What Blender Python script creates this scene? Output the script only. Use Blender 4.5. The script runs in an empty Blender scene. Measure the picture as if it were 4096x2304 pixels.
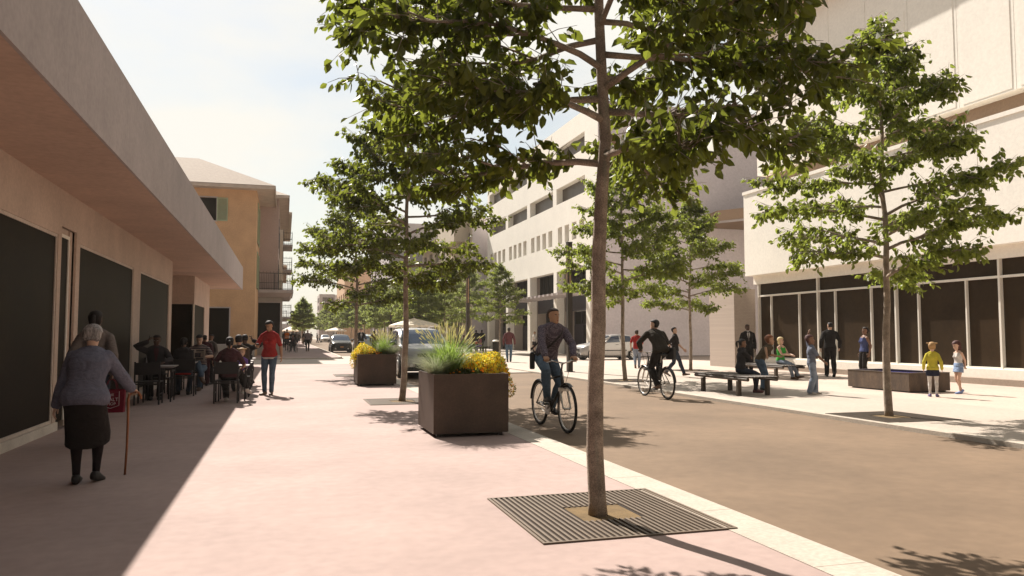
import bpy, bmesh, math, random
from mathutils import Vector, Matrix, noise
R = math.radians
random.seed(7)
scene = bpy.context.scene
COL = scene.collection

# ---------------------------------------------------------------- camera
cam = bpy.data.cameras.new('camera')
cam.sensor_width = 36.0
cam.lens = 26.98
cam.clip_start = 0.1
cam.clip_end = 4000
camo = bpy.data.objects.new('camera', cam)
COL.objects.link(camo)
camo.location = (0, 0, 1.4)
camo.rotation_euler = (R(90 + 3.486), 0, R(-16.48))
scene.camera = camo

# ---------------------------------------------------------------- sun and sky
SHX, SHY = 0.238, -0.95                       # shadow of a point one metre up
sd = Vector((-SHX, -SHY, 1.0)).normalized()   # towards the sun
ELEV = math.asin(sd.z)
AZ = math.atan2(sd.x, sd.y)
sun = bpy.data.lights.new('sun', 'SUN')
sun.energy = 5.0
sun.angle = R(0.5)
sun.color = (1.0, 0.915, 0.82)
suno = bpy.data.objects.new('sun', sun)
COL.objects.link(suno)
suno.location = (-20, 60, 80)
suno.rotation_euler = (-sd).to_track_quat('-Z', 'Y').to_euler()

world = bpy.data.worlds.new('World')
scene.world = world
world.use_nodes = True
wn = world.node_tree.nodes
wl = world.node_tree.links
bg = wn['Background']
sky = wn.new('ShaderNodeTexSky')
sky.sky_type = 'NISHITA'
sky.sun_disc = False
sky.sun_elevation = ELEV
sky.sun_rotation = AZ
sky.air_density = 1.4
sky.dust_density = 1.2
bg.inputs['Strength'].default_value = 0.056
tc = wn.new('ShaderNodeTexCoord')
mp = wn.new('ShaderNodeMapping')
mp.inputs['Scale'].default_value = (1.6, 1.6, 4.2)
mp.inputs['Location'].default_value = (0.35, 0.2, 0.1)
wl.new(tc.outputs['Generated'], mp.inputs['Vector'])
cn = wn.new('ShaderNodeTexNoise')
cn.inputs['Scale'].default_value = 1.5
cn.inputs['Detail'].default_value = 9
cn.inputs['Roughness'].default_value = 0.52
wl.new(mp.outputs['Vector'], cn.inputs['Vector'])
cr = wn.new('ShaderNodeValToRGB')
cr.color_ramp.elements[0].position = 0.37
cr.color_ramp.elements[0].color = (0.34, 0.34, 0.34, 1)
cr.color_ramp.elements[1].position = 0.56
wl.new(cn.outputs['Fac'], cr.inputs['Fac'])
mx = wn.new('ShaderNodeMix')
mx.data_type = 'RGBA'
wl.new(cr.outputs['Color'], mx.inputs[0])
wl.new(sky.outputs['Color'], mx.inputs[6])
# clouds are brightest towards the sun, as in any hazy sky
dt = wn.new('ShaderNodeVectorMath'); dt.operation = 'DOT_PRODUCT'
nv = wn.new('ShaderNodeVectorMath'); nv.operation = 'NORMALIZE'
wl.new(tc.outputs['Generated'], nv.inputs[0]); wl.new(nv.outputs[0], dt.inputs[0])
dt.inputs[1].default_value = (-0.10, 0.97, 0.22)
mr = wn.new('ShaderNodeMapRange'); wl.new(dt.outputs['Value'], mr.inputs[0])
mr.inputs[1].default_value = -0.4; mr.inputs[2].default_value = 0.75; mr.inputs[3].default_value = 2.2; mr.inputs[4].default_value = 9.6
cm = wn.new('ShaderNodeVectorMath'); cm.operation = 'SCALE'; cm.inputs[0].default_value = (1.0, 0.97, 0.89); wl.new(mr.outputs[0], cm.inputs['Scale'])
wl.new(cm.outputs[0], mx.inputs[7])
wl.new(mx.outputs[2], bg.inputs['Color'])

scene.view_settings.view_transform = 'Standard'
scene.view_settings.look = 'None'
scene.view_settings.exposure = 0.90
scene.view_settings.gamma = 1.0
scene.cycles.max_bounces = 7
scene.cycles.transparent_max_bounces = 8
scene.cycles.use_denoising = True
scene.cycles.volume_bounces = 0
scene.cycles.caustics_reflective = False
scene.cycles.caustics_refractive = False
# ---------------------------------------------------------------- materials
MATS = {}
def mat(name, col, rough=0.75, var=0.14, scale=2.2, bump=0.0, metal=0.0, spec=0.4, grain=0.05, col2=None, stretch=None):
    if name in MATS: return MATS[name]
    m = bpy.data.materials.new(name); m.use_nodes = True
    n = m.node_tree.nodes; l = m.node_tree.links
    b = n['Principled BSDF']
    b.inputs['Roughness'].default_value = rough
    b.inputs['Metallic'].default_value = metal
    b.inputs['Specular IOR Level'].default_value = spec
    t = n.new('ShaderNodeTexCoord')
    src = t.outputs['Object']
    if stretch:
        mpp = n.new('ShaderNodeMapping'); mpp.inputs['Scale'].default_value = stretch
        l.new(src, mpp.inputs['Vector']); src = mpp.outputs['Vector']
    a = n.new('ShaderNodeTexNoise'); a.inputs['Scale'].default_value = scale; a.inputs['Detail'].default_value = 6
    a.inputs['Roughness'].default_value = 0.62
    l.new(src, a.inputs['Vector'])
    g = n.new('ShaderNodeTexNoise'); g.inputs['Scale'].default_value = scale * 18; g.inputs['Detail'].default_value = 3
    l.new(src, g.inputs['Vector'])
    r = n.new('ShaderNodeMapRange'); r.inputs[1].default_value = 0.3; r.inputs[2].default_value = 0.7
    l.new(a.outputs['Fac'], r.inputs[0])
    x = n.new('ShaderNodeMix'); x.data_type = 'RGBA'
    c = Vector(col[:3])
    lo = c * (1 - var); hi = c * (1 + var * 0.8)
    if col2: lo = Vector(col2[:3])
    x.inputs[6].default_value = (*lo, 1); x.inputs[7].default_value = (*hi, 1)
    l.new(r.outputs[0], x.inputs[0])
    y = n.new('ShaderNodeMix'); y.data_type = 'RGBA'; y.blend_type = 'MULTIPLY'; y.inputs[0].default_value = 1
    gr = n.new('ShaderNodeMapRange'); gr.inputs[1].default_value = 0.3; gr.inputs[2].default_value = 0.7
    gr.inputs[3].default_value = 1 - grain * 2; gr.inputs[4].default_value = 1 + grain
    l.new(g.outputs['Fac'], gr.inputs[0])
    l.new(x.outputs[2], y.inputs[6]); l.new(gr.outputs[0], y.inputs[7])
    l.new(y.outputs[2], b.inputs['Base Color'])
    if bump:
        bp = n.new('ShaderNodeBump'); bp.inputs['Strength'].default_value = bump; bp.inputs['Distance'].default_value = 0.02
        l.new(g.outputs['Fac'], bp.inputs['Height']); l.new(bp.outputs['Normal'], b.inputs['Normal'])
    MATS[name] = m
    return m

def leaf_mat(name, col, trans, tcol):
    m = bpy.data.materials.new(name); m.use_nodes = True
    n = m.node_tree.nodes; l = m.node_tree.links
    n.remove(n['Principled BSDF'])
    out = n['Material Output']
    d = n.new('ShaderNodeBsdfPrincipled'); d.inputs['Roughness'].default_value = 0.45; d.inputs['Specular IOR Level'].default_value = 0.35
    t = n.new('ShaderNodeBsdfTranslucent')
    mixs = n.new('ShaderNodeMixShader'); mixs.inputs[0].default_value = trans
    tcn = n.new('ShaderNodeTexCoord')
    a = n.new('ShaderNodeTexNoise'); a.inputs['Scale'].default_value = 4.0; a.inputs['Detail'].default_value = 8; a.inputs['Roughness'].default_value = 0.75
    l.new(tcn.outputs['Object'], a.inputs['Vector'])
    r = n.new('ShaderNodeMapRange'); r.inputs[1].default_value = 0.32; r.inputs[2].default_value = 0.68
    l.new(a.outputs['Fac'], r.inputs[0])
    x = n.new('ShaderNodeMix'); x.data_type = 'RGBA'
    c = Vector(col)
    x.inputs[6].default_value = (*(c * 0.62), 1); x.inputs[7].default_value = (c.x * 1.5, c.y * 1.35, c.z * 1.1, 1)
    l.new(r.outputs[0], x.inputs[0]); l.new(x.outputs[2], d.inputs['Base Color'])
    t.inputs['Color'].default_value = (*tcol, 1)
    l.new(d.outputs[0], mixs.inputs[1]); l.new(t.outputs[0], mixs.inputs[2])
    l.new(mixs.outputs[0], out.inputs['Surface'])
    MATS[name] = m
    return m

# ---------------------------------------------------------------- mesh builder
class MB:
    def __init__(s): s.v = []; s.f = []; s.m = []; s.k = 0
    def mat(s, k): s.k = k; return s
    def add(s, vs, fs, k=None):
        o = len(s.v); s.v += [tuple(p) for p in vs]
        for f in fs: s.f.append([i + o for i in f]); s.m.append(s.k if k is None else k)
    def quad(s, *p, k=None): s.add(p, [list(range(len(p)))], k)
    def box(s, x0, x1, y0, y1, z0, z1, k=None):
        if x0 > x1: x0, x1 = x1, x0
        if y0 > y1: y0, y1 = y1, y0
        if z0 > z1: z0, z1 = z1, z0
        v = [(x0,y0,z0),(x1,y0,z0),(x1,y1,z0),(x0,y1,z0),(x0,y0,z1),(x1,y0,z1),(x1,y1,z1),(x0,y1,z1)]
        s.add(v, [[3,2,1,0],[4,5,6,7],[0,1,5,4],[1,2,6,5],[2,3,7,6],[3,0,4,7]], k)
    def obox(s, c, hx, hy, hz, rot=None, k=None):
        rot = rot or Matrix.Identity(3); c = Vector(c)
        v = [c + rot @ Vector((a*hx, b*hy, d*hz)) for d in (-1,1) for a, b in ((-1,-1),(1,-1),(1,1),(-1,1))]
        s.add(v, [[3,2,1,0],[4,5,6,7],[0,1,5,4],[1,2,6,5],[2,3,7,6],[3,0,4,7]], k)
    def rbox(s, x0, x1, y0, y1, z0, z1, b=0.01, k=None):
        # chamfered box
        if x0 > x1: x0, x1 = x1, x0
        if y0 > y1: y0, y1 = y1, y0
        pr = lambda d: [(x0+d+b, y0+d), (x1-d-b, y0+d), (x1-d, y0+d+b), (x1-d, y1-d-b), (x1-d-b, y1-d), (x0+d+b, y1-d), (x0+d, y1-d-b), (x0+d, y0+d+b)]
        rings = [[(x, y, z0) for x, y in pr(b)], [(x, y, z0+b) for x, y in pr(0)], [(x, y, z1-b) for x, y in pr(0)], [(x, y, z1) for x, y in pr(b)]]
        s.loft(rings, True, True, k)
    def loft(s, rings, cap0=True, cap1=True, k=None, closed=True):
        n = len(rings[0]); vs = [p for r in rings for p in r]; fs = []
        for i in range(len(rings) - 1):
            for j in range(n if closed else n - 1):
                a = i*n + j; b = i*n + (j+1) % n
                fs.append([a, b, b + n, a + n])
        if cap0: fs.append(list(range(n))[::-1])
        if cap1: fs.append([(len(rings)-1)*n + j for j in range(n)])
        s.add(vs, fs, k)
    def tube(s, pts, rad, n=6, k=None, cap=True):
        pts = [Vector(p) for p in pts]
        if not hasattr(rad, '__len__'): rad = [rad] * len(pts)
        rings = []; up = None
        for i, p in enumerate(pts):
            d = (pts[min(i+1, len(pts)-1)] - pts[max(i-1, 0)])
            if d.length < 1e-9: d = Vector((0,0,1))
            d.normalize()
            if up is None:
                up = Vector((0,0,1)) if abs(d.z) < 0.9 else Vector((1,0,0))
            a = d.cross(up)
            if a.length < 1e-6: a = d.orthogonal()
            a.normalize(); b = a.cross(d).normalized(); up = b
            rings.append([p + (a*math.cos(t) + b*math.sin(t)) * rad[i] for t in [2*math.pi*j/n for j in range(n)]])
        s.loft([[tuple(q) for q in r][::-1] for r in rings], cap, cap, k)
    def ring(s, c, axis, R0, r, n=24, m=6, k=None):
        # torus
        c = Vector(c); ax = Vector(axis).normalized(); a = ax.orthogonal().normalized(); b = ax.cross(a)
        vs = []; fs = []
        for i in range(n):
            t = 2*math.pi*i/n; d = a*math.cos(t) + b*math.sin(t)
            for j in range(m):
                u = 2*math.pi*j/m
                vs.append(c + d*(R0 + r*math.cos(u)) + ax*(r*math.sin(u)))
        for i in range(n):
            for j in range(m):
                fs.append([i*m+j, ((i+1)%n)*m+j, ((i+1)%n)*m+(j+1)%m, i*m+(j+1)%m])
        s.add(vs, fs, k)
    def lathe(s, c, axis, prof, n=16, k=None):
        # prof: list of (radius, along axis)
        c = Vector(c); ax = Vector(axis).normalized(); a = ax.orthogonal().normalized(); b = ax.cross(a)
        rings = [[tuple(c + ax*h + (a*math.cos(t)+b*math.sin(t))*max(r,1e-4)) for t in [2*math.pi*j/n for j in range(n)]] for r, h in prof]
        s.loft(rings, True, True, k)
    def ell(s, c, r, rot=None, n=12, m=8, k=None):
        c = Vector(c); rot = rot or Matrix.Identity(3)
        rings = []
        for i in range(1, m):
            t = math.pi*i/m
            rings.append([tuple(c + rot @ Vector((r[0]*math.sin(t)*math.cos(u), r[1]*math.sin(t)*math.sin(u), -r[2]*math.cos(t)))) for u in [2*math.pi*j/n for j in range(n)]])
        s.loft(rings, True, True, k)
    def build(s, name, mats, parent=None, smooth=False, world=False, loc=None, auto=None):
        me = bpy.data.meshes.new(name)
        v = s.v
        if world and parent is not None:
            L = parent.location; v = [(p[0]-L[0], p[1]-L[1], p[2]-L[2]) for p in v]
        if loc is not None and parent is None:
            v = [(p[0]-loc[0], p[1]-loc[1], p[2]-loc[2]) for p in v]
        me.from_pydata(v, [], s.f)
        if not isinstance(mats, (list, tuple)): mats = [mats]
        for q in mats: me.materials.append(q)
        if len(mats) > 1: me.polygons.foreach_set('material_index', s.m)
        if smooth:
            me.polygons.foreach_set('use_smooth', [True]*len(me.polygons))
            if auto:
                me.set_sharp_from_angle(angle=R(auto))
        me.update()
        o = bpy.data.objects.new(name, me); COL.objects.link(o)
        if parent is not None: o.parent = parent
        elif loc is not None: o.location = loc
        return o

def tag(o, label=None, cat=None, group=None, kind=None):
    if label: o['label'] = label
    if cat: o['category'] = cat
    if group: o['group'] = group
    if kind: o['kind'] = kind
    return o
def thing(name, label, cat, loc=(0,0,0), rz=0.0, group=None):
    o = bpy.data.objects.new(name, None); COL.objects.link(o)
    o.empty_display_size = 0.2
    o.location = loc; o.rotation_euler = (0, 0, rz)
    return tag(o, label, cat, group)
def dup(root, loc, rz=0.0, label=None, group=None, scale=None):
    r = root.copy(); COL.objects.link(r); r.location = loc; r.rotation_euler = (0, 0, rz)
    if label: r['label'] = label
    if group: r['group'] = group
    if scale: r.scale = (scale,)*3 if not hasattr(scale, '__len__') else scale
    for ch in list(root.children):
        c = ch.copy(); COL.objects.link(c); c.parent = r
        for g in list(ch.children):
            d = g.copy(); COL.objects.link(d); d.parent = c
    return r
def struct(o): o['kind'] = 'structure'; return o

def text_mesh(s, size, name, m, parent, M, ext=0.002, align='CENTER'):
    cu = bpy.data.curves.new(name, 'FONT'); cu.body = s; cu.size = size; cu.extrude = ext; cu.align_x = align; cu.align_y = 'CENTER'
    o = bpy.data.objects.new(name, cu); COL.objects.link(o)
    dg = bpy.context.evaluated_depsgraph_get()
    me = bpy.data.meshes.new_from_object(o.evaluated_get(dg))
    bpy.data.objects.remove(o)
    me.transform(M); me.materials.clear(); me.materials.append(m)
    q = bpy.data.objects.new(name, me); COL.objects.link(q); q.parent = parent
    return q
PAVE   = mat('pink_concrete', (0.365, 0.270, 0.242), 0.85, 0.16, 0.5, bump=0.12, grain=0.04)
PAVE2  = mat('pale_concrete', (0.425, 0.365, 0.31), 0.85, 0.08, 0.6, bump=0.12, grain=0.05)
KERB   = mat('kerb_concrete', (0.46, 0.405, 0.34), 0.85, 0.12, 1.5, bump=0.2, grain=0.07)
ASPH   = mat('brown_asphalt', (0.178, 0.122, 0.078), 0.9, 0.22, 0.45, bump=0.15, grain=0.045)
BEIGE  = mat('beige_render', (0.54, 0.43, 0.355), 0.85, 0.13, 1.2, bump=0.06, grain=0.05)
CONC   = mat('grey_concrete', (0.42, 0.37, 0.355), 0.85, 0.11, 1.0, bump=0.06, grain=0.05)
GREYW  = mat('mauve_grey_render', (0.60, 0.55, 0.565), 0.88, 0.08, 0.5, bump=0.04, grain=0.045)
WHITE  = mat('white_render', (0.92, 0.875, 0.79), 0.8, 0.04, 0.6, bump=0.03, grain=0.03)
WTRIM  = mat('white_metal', (0.80, 0.76, 0.68), 0.5, 0.03, 2, grain=0.02)
GLASS  = mat('dark_glass', (0.017, 0.0115, 0.006), 0.48, 0.28, 0.8, spec=0.07, grain=0.1, col2=(0.011, 0.008, 0.005))
GLASS2 = mat('brown_glass', (0.038, 0.023, 0.011), 0.45, 0.25, 0.5, spec=0.12, grain=0.08, col2=(0.026, 0.016, 0.008))
ORANGE = mat('orange_stucco', (0.56, 0.35, 0.195), 0.9, 0.12, 1.0, bump=0.08, grain=0.06)
MAUVE  = mat('mauve_stucco', (0.44, 0.33, 0.29), 0.9, 0.08, 0.8, grain=0.05)
GREYST = mat('plinth_stone', (0.36, 0.33, 0.29), 0.9, 0.09, 1.4, bump=0.1, grain=0.06)
GREEN  = mat('green_shutter', (0.36, 0.42, 0.27), 0.6, 0.08, 3)
IRON   = mat('dark_iron', (0.030, 0.026, 0.024), 0.5, 0.1, 5)
BROWN  = mat('brown_shade', (0.30, 0.21, 0.145), 0.8, 0.1, 0.8)  # brown tone puts the shade of recess and bridge into the colour
DARKP  = mat('dark_purple_panel', (0.035, 0.026, 0.034), 0.6, 0.15, 1.5)
CREAM  = mat('cream_render', (0.62, 0.53, 0.42), 0.85, 0.08, 0.8)
def tile_mat():
    m = mat('roof_tile', (0.60, 0.47, 0.36), 0.85, 0.12, 1.5)
    n = m.node_tree.nodes; l = m.node_tree.links; b = n['Principled BSDF']
    t = n.new('ShaderNodeTexCoord'); w = n.new('ShaderNodeTexBrick')
    w.inputs['Scale'].default_value = 3.2; w.inputs['Mortar Size'].default_value = 0.03
    w.inputs['Color1'].default_value = (0.33, 0.27, 0.21, 1); w.inputs['Color2'].default_value = (0.27, 0.22, 0.175, 1); w.inputs['Mortar'].default_value = (0.28, 0.2, 0.15, 1)
    l.new(t.outputs['Object'], w.inputs['Vector']); l.new(w.outputs['Color'], b.inputs['Base Color'])
    return m
TILE = tile_mat()
def brick_mat(name, c1, c2, mo, sc):
    m = mat(name, c1, 0.9)
    n = m.node_tree.nodes; l = m.node_tree.links; b = n['Principled BSDF']
    t = n.new('ShaderNodeTexCoord'); mp_ = n.new('ShaderNodeMapping'); mp_.inputs['Rotation'].default_value = (R(90), 0, 0)
    w = n.new('ShaderNodeTexBrick'); w.inputs['Scale'].default_value = sc; w.inputs['Mortar Size'].default_value = 0.012
    w.inputs['Color1'].default_value = (*c1, 1); w.inputs['Color2'].default_value = (*c2, 1); w.inputs['Mortar'].default_value = (*mo, 1)
    l.new(t.outputs['Object'], mp_.inputs['Vector']); l.new(mp_.outputs['Vector'], w.inputs['Vector']); l.new(w.outputs['Color'], b.inputs['Base Color'])
    return m
BRICKW = brick_mat('pale_brick', (0.47, 0.40, 0.34), (0.43, 0.36, 0.31), (0.33, 0.28, 0.25), 4.0)
# ---------------------------------------------------------------- ground sheets (setting)
def sheet(name, pts, z, m, kind='structure'):
    b = MB(); b.quad(*[(x, y, z) for x, y in pts]); return tag(b.build(name, m), kind=kind)
def slab(name, pts, z0, z1, m):
    b = MB(); b.loft([[(x, y, z0) for x, y in pts], [(x, y, z1) for x, y in pts]], True, True)
    return tag(b.build(name, m), kind='structure')
sheet('ground', [(-295,-95),(295,-95),(295,695),(-295,695)], -0.09, mat('far_ground', (0.30,0.25,0.2), 0.95, 0.15, 0.05))
sheet('road', [(3.45,-40),(9.1,-40),(9.1,28.0),(3.45,28.0)], -0.06, ASPH)
b = MB(); b.quad((-60,39.6,-.058),(3.3,39.6,-.058),(3.3,46.6,-.058),(-60,46.6,-.058)); b.quad((15.6,39.0,-.058),(70,39.0,-.058),(70,46.5,-.058),(15.6,46.5,-.058))
tag(b.build('cross_street', [mat('street_paving', (0.44,0.36,0.30),0.9,0.08,0.6)]), kind='structure')
sheet('road', [(3.45,52.5),(9.1,52.5),(9.1,400),(3.45,400)], -0.056, ASPH)
sheet('raised_crossing', [(3.44,28.0),(15.6,28.0),(15.6,52.5),(3.44,52.5)], -0.03, PAVE2)
slab('pavement', [(-40,-40),(3.08,-40),(3.08,37.6),(-40,37.6)], -0.088, 0.0, PAVE)
slab('kerb', [(3.082,-40),(3.46,-40),(3.46,37.6),(3.082,37.6)], -0.087, 0.004, KERB)
slab('kerb', [(-40,37.602),(3.46,37.602),(3.46,37.95),(-40,37.95)], -0.0865, 0.005, KERB)
slab('raised_crossing', [(-40,37.952),(3.46,37.952),(3.46,46.3),(-40,46.3)], -0.0868, -0.012, PAVE2)
cpts = [(-60,46.55),(1.2,46.55),(2.3,46.9),(3.0,47.8),(3.25,49.0),(3.3,52),(3.3,300),(-60,300)]
slab('pavement', cpts, -0.0885, 0.03, PAVE)
kp = [(-60,46.35),(1.25,46.35),(2.42,46.72),(3.2,47.7),(3.45,49.0),(3.5,52),(3.5,300),(3.302,300),(3.302,52),(3.252,49.0),(3.002,47.798),(2.302,46.898),(1.202,46.548),(-60,46.548)]
slab('kerb', kp, -0.0866, 0.045, KERB)
slab('plaza', [(9.42,-40),(13.1,-40),(13.1,39.0),(9.42,39.0)], -0.089, 0.0, PAVE2)
slab('plaza', [(13.102,-40),(60,-40),(60,38.9),(13.102,38.9)], -0.0888, -0.002, mat('rose_concrete', (0.49,0.40,0.335), 0.85, 0.09, 0.7, bump=0.12))
slab('kerb', [(9.08,-40),(9.418,-40),(9.418,39.0),(9.08,39.0)], -0.0882, 0.004, KERB)
slab('plaza', [(9.42,52.5),(40,52.5),(40,300),(9.42,300)], -0.0884, 0.0, PAVE2)
slab('kerb', [(9.08,52.5),(9.418,52.5),(9.418,300),(9.08,300)], -0.0863, 0.004, KERB)
# joints in the kerb stones
b = MB()
for i in range(60):
    y = -8 + i*1.5
    if y < 37: b.box(3.09, 3.455, y, y+0.008, 0.002, 0.0052)
    if y < 38: b.box(9.09, 9.41, y+.3, y+.308, 0.002, 0.0052)
tag(b.build('kerb', mat('joint_line', (0.44,0.385,0.32), 0.95)), kind='structure')

# ---------------------------------------------------------------- facade with real openings
def facade_x(b, X, y0, y1, z0, z1, holes, depth, k=0, kr=None, sgn=1):
    """wall sheet on plane X seen from -X (sgn 1: recess towards +X; -1: seen from +X)"""
    ys = sorted(set([y0, y1] + [v for h in holes for v in h[:2]])); zs = sorted(set([z0, z1] + [v for h in holes for v in h[2:4]]))
    for i in range(len(ys)-1):
        for j in range(len(zs)-1):
            ym, zm = (ys[i]+ys[i+1])/2, (zs[j]+zs[j+1])/2
            if any(h[0] < ym < h[1] and h[2] < zm < h[3] for h in holes): continue
            b.quad((X,ys[i],zs[j]),(X,ys[i+1],zs[j]),(X,ys[i+1],zs[j+1]),(X,ys[i],zs[j+1]), k=k)
    kr = k if kr is None else kr
    for ya, yb, za, zb in [h[:4] for h in holes]:
        D = X + depth*sgn
        b.quad((X,ya,za),(D,ya,za),(D,ya,zb),(X,ya,zb), k=kr); b.quad((X,yb,za),(D,yb,za),(D,yb,zb),(X,yb,zb), k=kr)
        b.quad((X,ya,zb),(D,ya,zb),(D,yb,zb),(X,yb,zb), k=kr); b.quad((X,ya,za),(D,ya,za),(D,yb,za),(X,yb,za), k=kr)
def pane(parent, X, h, depth, m=None, sgn=1, name='window', th=0.05):
    D = X + depth*sgn
    b = MB(); b.box(D, D + th*sgn, h[0], h[1], h[2], h[3]); return b.build(name, m or GLASS, parent, world=True)
def bars_y(parent, name, X, cuts, z0, z1, w, m, d=0.06):
    for y in cuts:
        b = MB(); b.box(X-d, X+0.02, y-w/2, y+w/2, z0, z1); b.build(name, m, parent, world=True)

# ---------------------------------------------------------------- left shop building with the canopy
bl = thing('shop_building', 'low beige building with a deep concrete canopy and dark shop windows beside the cafe tables', 'building', (-8, 12, 0))
holes = [(-3.5,1.2,.12,2.87),(2.2,6.6,.12,2.87),(7.3,12.6,.12,2.87),(13.86,18.5,.12,2.87),(19.35,23.92,.12,2.87)]
door = (12.78,13.62,.0,3.02)
b = MB(); facade_x(b, -3.2, -14, 24.5, 0, 3.56, holes + [door], .035, sgn=-1)
for ya_,yb_ in ((12.78,12.78),(13.36,13.62)): b.quad((-3.236,ya_,0),(-3.30,ya_,0),(-3.30,ya_,3.02),(-3.236,ya_,3.02))
b.quad((-3.26,13.36,0),(-3.26,13.62,0),(-3.26,13.62,3.02),(-3.26,13.36,3.02)); b.quad((-3.26,12.78,2.92),(-3.26,13.36,2.92),(-3.26,13.36,3.02),(-3.26,12.78,3.02))
b.quad((-3.2,24.5,0),(-4.6,24.5,0),(-4.6,24.5,3.56),(-3.2,24.5,3.56)); b.quad((-4.6,24.5,0),(-4.6,30.3,0),(-4.6,30.3,3.56),(-4.6,24.5,3.56))
b.quad((-4.6,30.3,2.52),(-3.2,30.3,2.52),(-3.2,30.3,3.56),(-4.6,30.3,3.56))
facade_x(b, -3.2, 30.3, 36.2, 0, 3.56, [(30.301,34.1,.04,2.52)], .03, sgn=-1)
b.quad((-3.2,36.2,0),(-14,36.2,0),(-14,36.2,3.56),(-3.2,36.2,3.56))
b.quad((-14,-14,0),(-14,36.2,0),(-14,36.2,3.56),(-14,-14,3.56)); b.quad((-14,-14,0),(-3.2,-14,0),(-3.2,-14,3.56),(-14,-14,3.56))
b.build('wall', BEIGE, bl, world=True)
b = MB(); b.box(-14.5, -1.97, -15, 37.1, 3.56, 4.63, 0); b.build('canopy', CONC, bl, world=True)
b = MB(); b.quad((-14,-15,3.556),(-2.0,-15,3.556),(-2.0,38.9,3.556),(-14,38.9,3.556)); b.build('soffit', mat('soffit_warm',(0.53,0.385,0.30),0.9,0.16,0.7,grain=.05), bl, world=True)
b = MB(); b.box(-14.5, -1.97, 37.112, 39.0, 3.56, 4.63, 0); b.build('canopy', CONC, bl, world=True)
for h in holes: 
    w = pane(bl, -3.2, h, .03, sgn=-1)
    fb = MB(); fb.box(-3.229,-3.212,h[0],h[0]+.045,h[2],h[3]); fb.box(-3.229,-3.212,h[1]-.045,h[1],h[2],h[3]); fb.box(-3.229,-3.212,h[0]+.045,h[1]-.045,h[3]-.045,h[3]); fb.box(-3.229,-3.212,h[0]+.045,h[1]-.045,h[2],h[2]+.045)
    f = fb.build('frame', mat('pale_frame',(0.60,0.52,0.45),.7), bl, world=True); f.parent = w; f.location = (0,0,0)
b = MB(); b.box(-3.30,-3.25, 12.79, 13.34, .10, 2.9); dr = b.build('door', GLASS, bl, world=True)
b = MB(); b.box(-3.249,-3.232,13.31,13.36,.10,2.92); b.box(-3.249,-3.232,12.79,13.31,2.87,2.92); f = b.build('frame', WTRIM, bl, world=True); f.parent = dr
b = MB(); b.box(-4.62,-3.28,30.32,30.36,.04,2.52); b.build('window', GLASS, bl, world=True)
b = MB(); b.box(-3.26,-3.23,30.37,34.1,.04,2.52); b.build('window', GLASS, bl, world=True)
b = MB(); b.box(-3.24,-3.18,30.27,30.33,.04,2.52); b.build('mullion', WTRIM, bl, world=True)
b = MB(); b.box(-3.205,-3.17,-14,12.78,0,.12); b.box(-3.205,-3.17,13.7,24.5,0,.11); b.build('plinth', mat('plinth_white',(0.66,0.60,0.53),0.8), bl, world=True)

# ---------------------------------------------------------------- orange corner house
oh = thing('corner_house', 'orange stucco house with a tiled hip roof and green shutters', 'house', (-8, 52, 0))
b = MB()
def wall_y(b, Y, x0, x1, z0, z1, holes, depth, k=0):
    xs = sorted(set([x0,x1]+[v for h in holes for v in h[:2]])); zs = sorted(set([z0,z1]+[v for h in holes for v in h[2:4]]))
    for i in range(len(xs)-1):
        for j in range(len(zs)-1):
            xm, zm = (xs[i]+xs[i+1])/2, (zs[j]+zs[j+1])/2
            if any(h[0] < xm < h[1] and h[2] < zm < h[3] for h in holes): continue
            b.quad((xs[i],Y,zs[j]),(xs[i+1],Y,zs[j]),(xs[i+1],Y,zs[j+1]),(xs[i],Y,zs[j+1]), k=k)
    for xa, xb, za, zb in [h[:4] for h in holes]:
        D = Y+depth
        b.quad((xa,Y,za),(xa,D,za),(xa,D,zb),(xa,Y,zb),k=k); b.quad((xb,Y,za),(xb,D,za),(xb,D,zb),(xb,Y,zb),k=k)
        b.quad((xa,Y,zb),(xb,Y,zb),(xb,D,zb),(xa,D,zb),k=k); b.quad((xa,Y,za),(xb,Y,za),(xb,D,za),(xa,D,za),k=k)
w1 = (-5.6,-4.07,8.27,9.64); w2 = (-4.34,-3.21,.85,3.0)
wall_y(b, 49, -16, -1.76, 0, 10.2, [w1, w2, (-10.6,-8.6,8.27,9.64), (-9.8,-8.0,.85,3.0)], .12)
b.quad((-1.76,49,0),(-1.76,55,0),(-1.76,55,10.2),(-1.76,49,10.2)); b.quad((-16,49,0),(-16,58,0),(-16,58,10.2),(-16,49,10.2))
b.build('wall', ORANGE, oh, world=True)
for h in (w1, w2, (-10.6,-8.6,8.27,9.64), (-9.8,-8.0,.85,3.0)):
    p = MB(); p.box(h[0],h[1],49.1,49.14,h[2],h[3]); w = p.build('window', GLASS, oh, world=True)
    p = MB(); t=.07
    for a in ((h[0]-t,h[0],h[2]-t,h[3]+t),(h[1],h[1]+t,h[2]-t,h[3]+t),(h[0],h[1],h[3],h[3]+t),(h[0],h[1],h[2]-t,h[2])): p.box(a[0],a[1],48.97,49.02,a[2],a[3])
    f = p.build('frame', CONC, oh, world=True); f.parent = w
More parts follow.
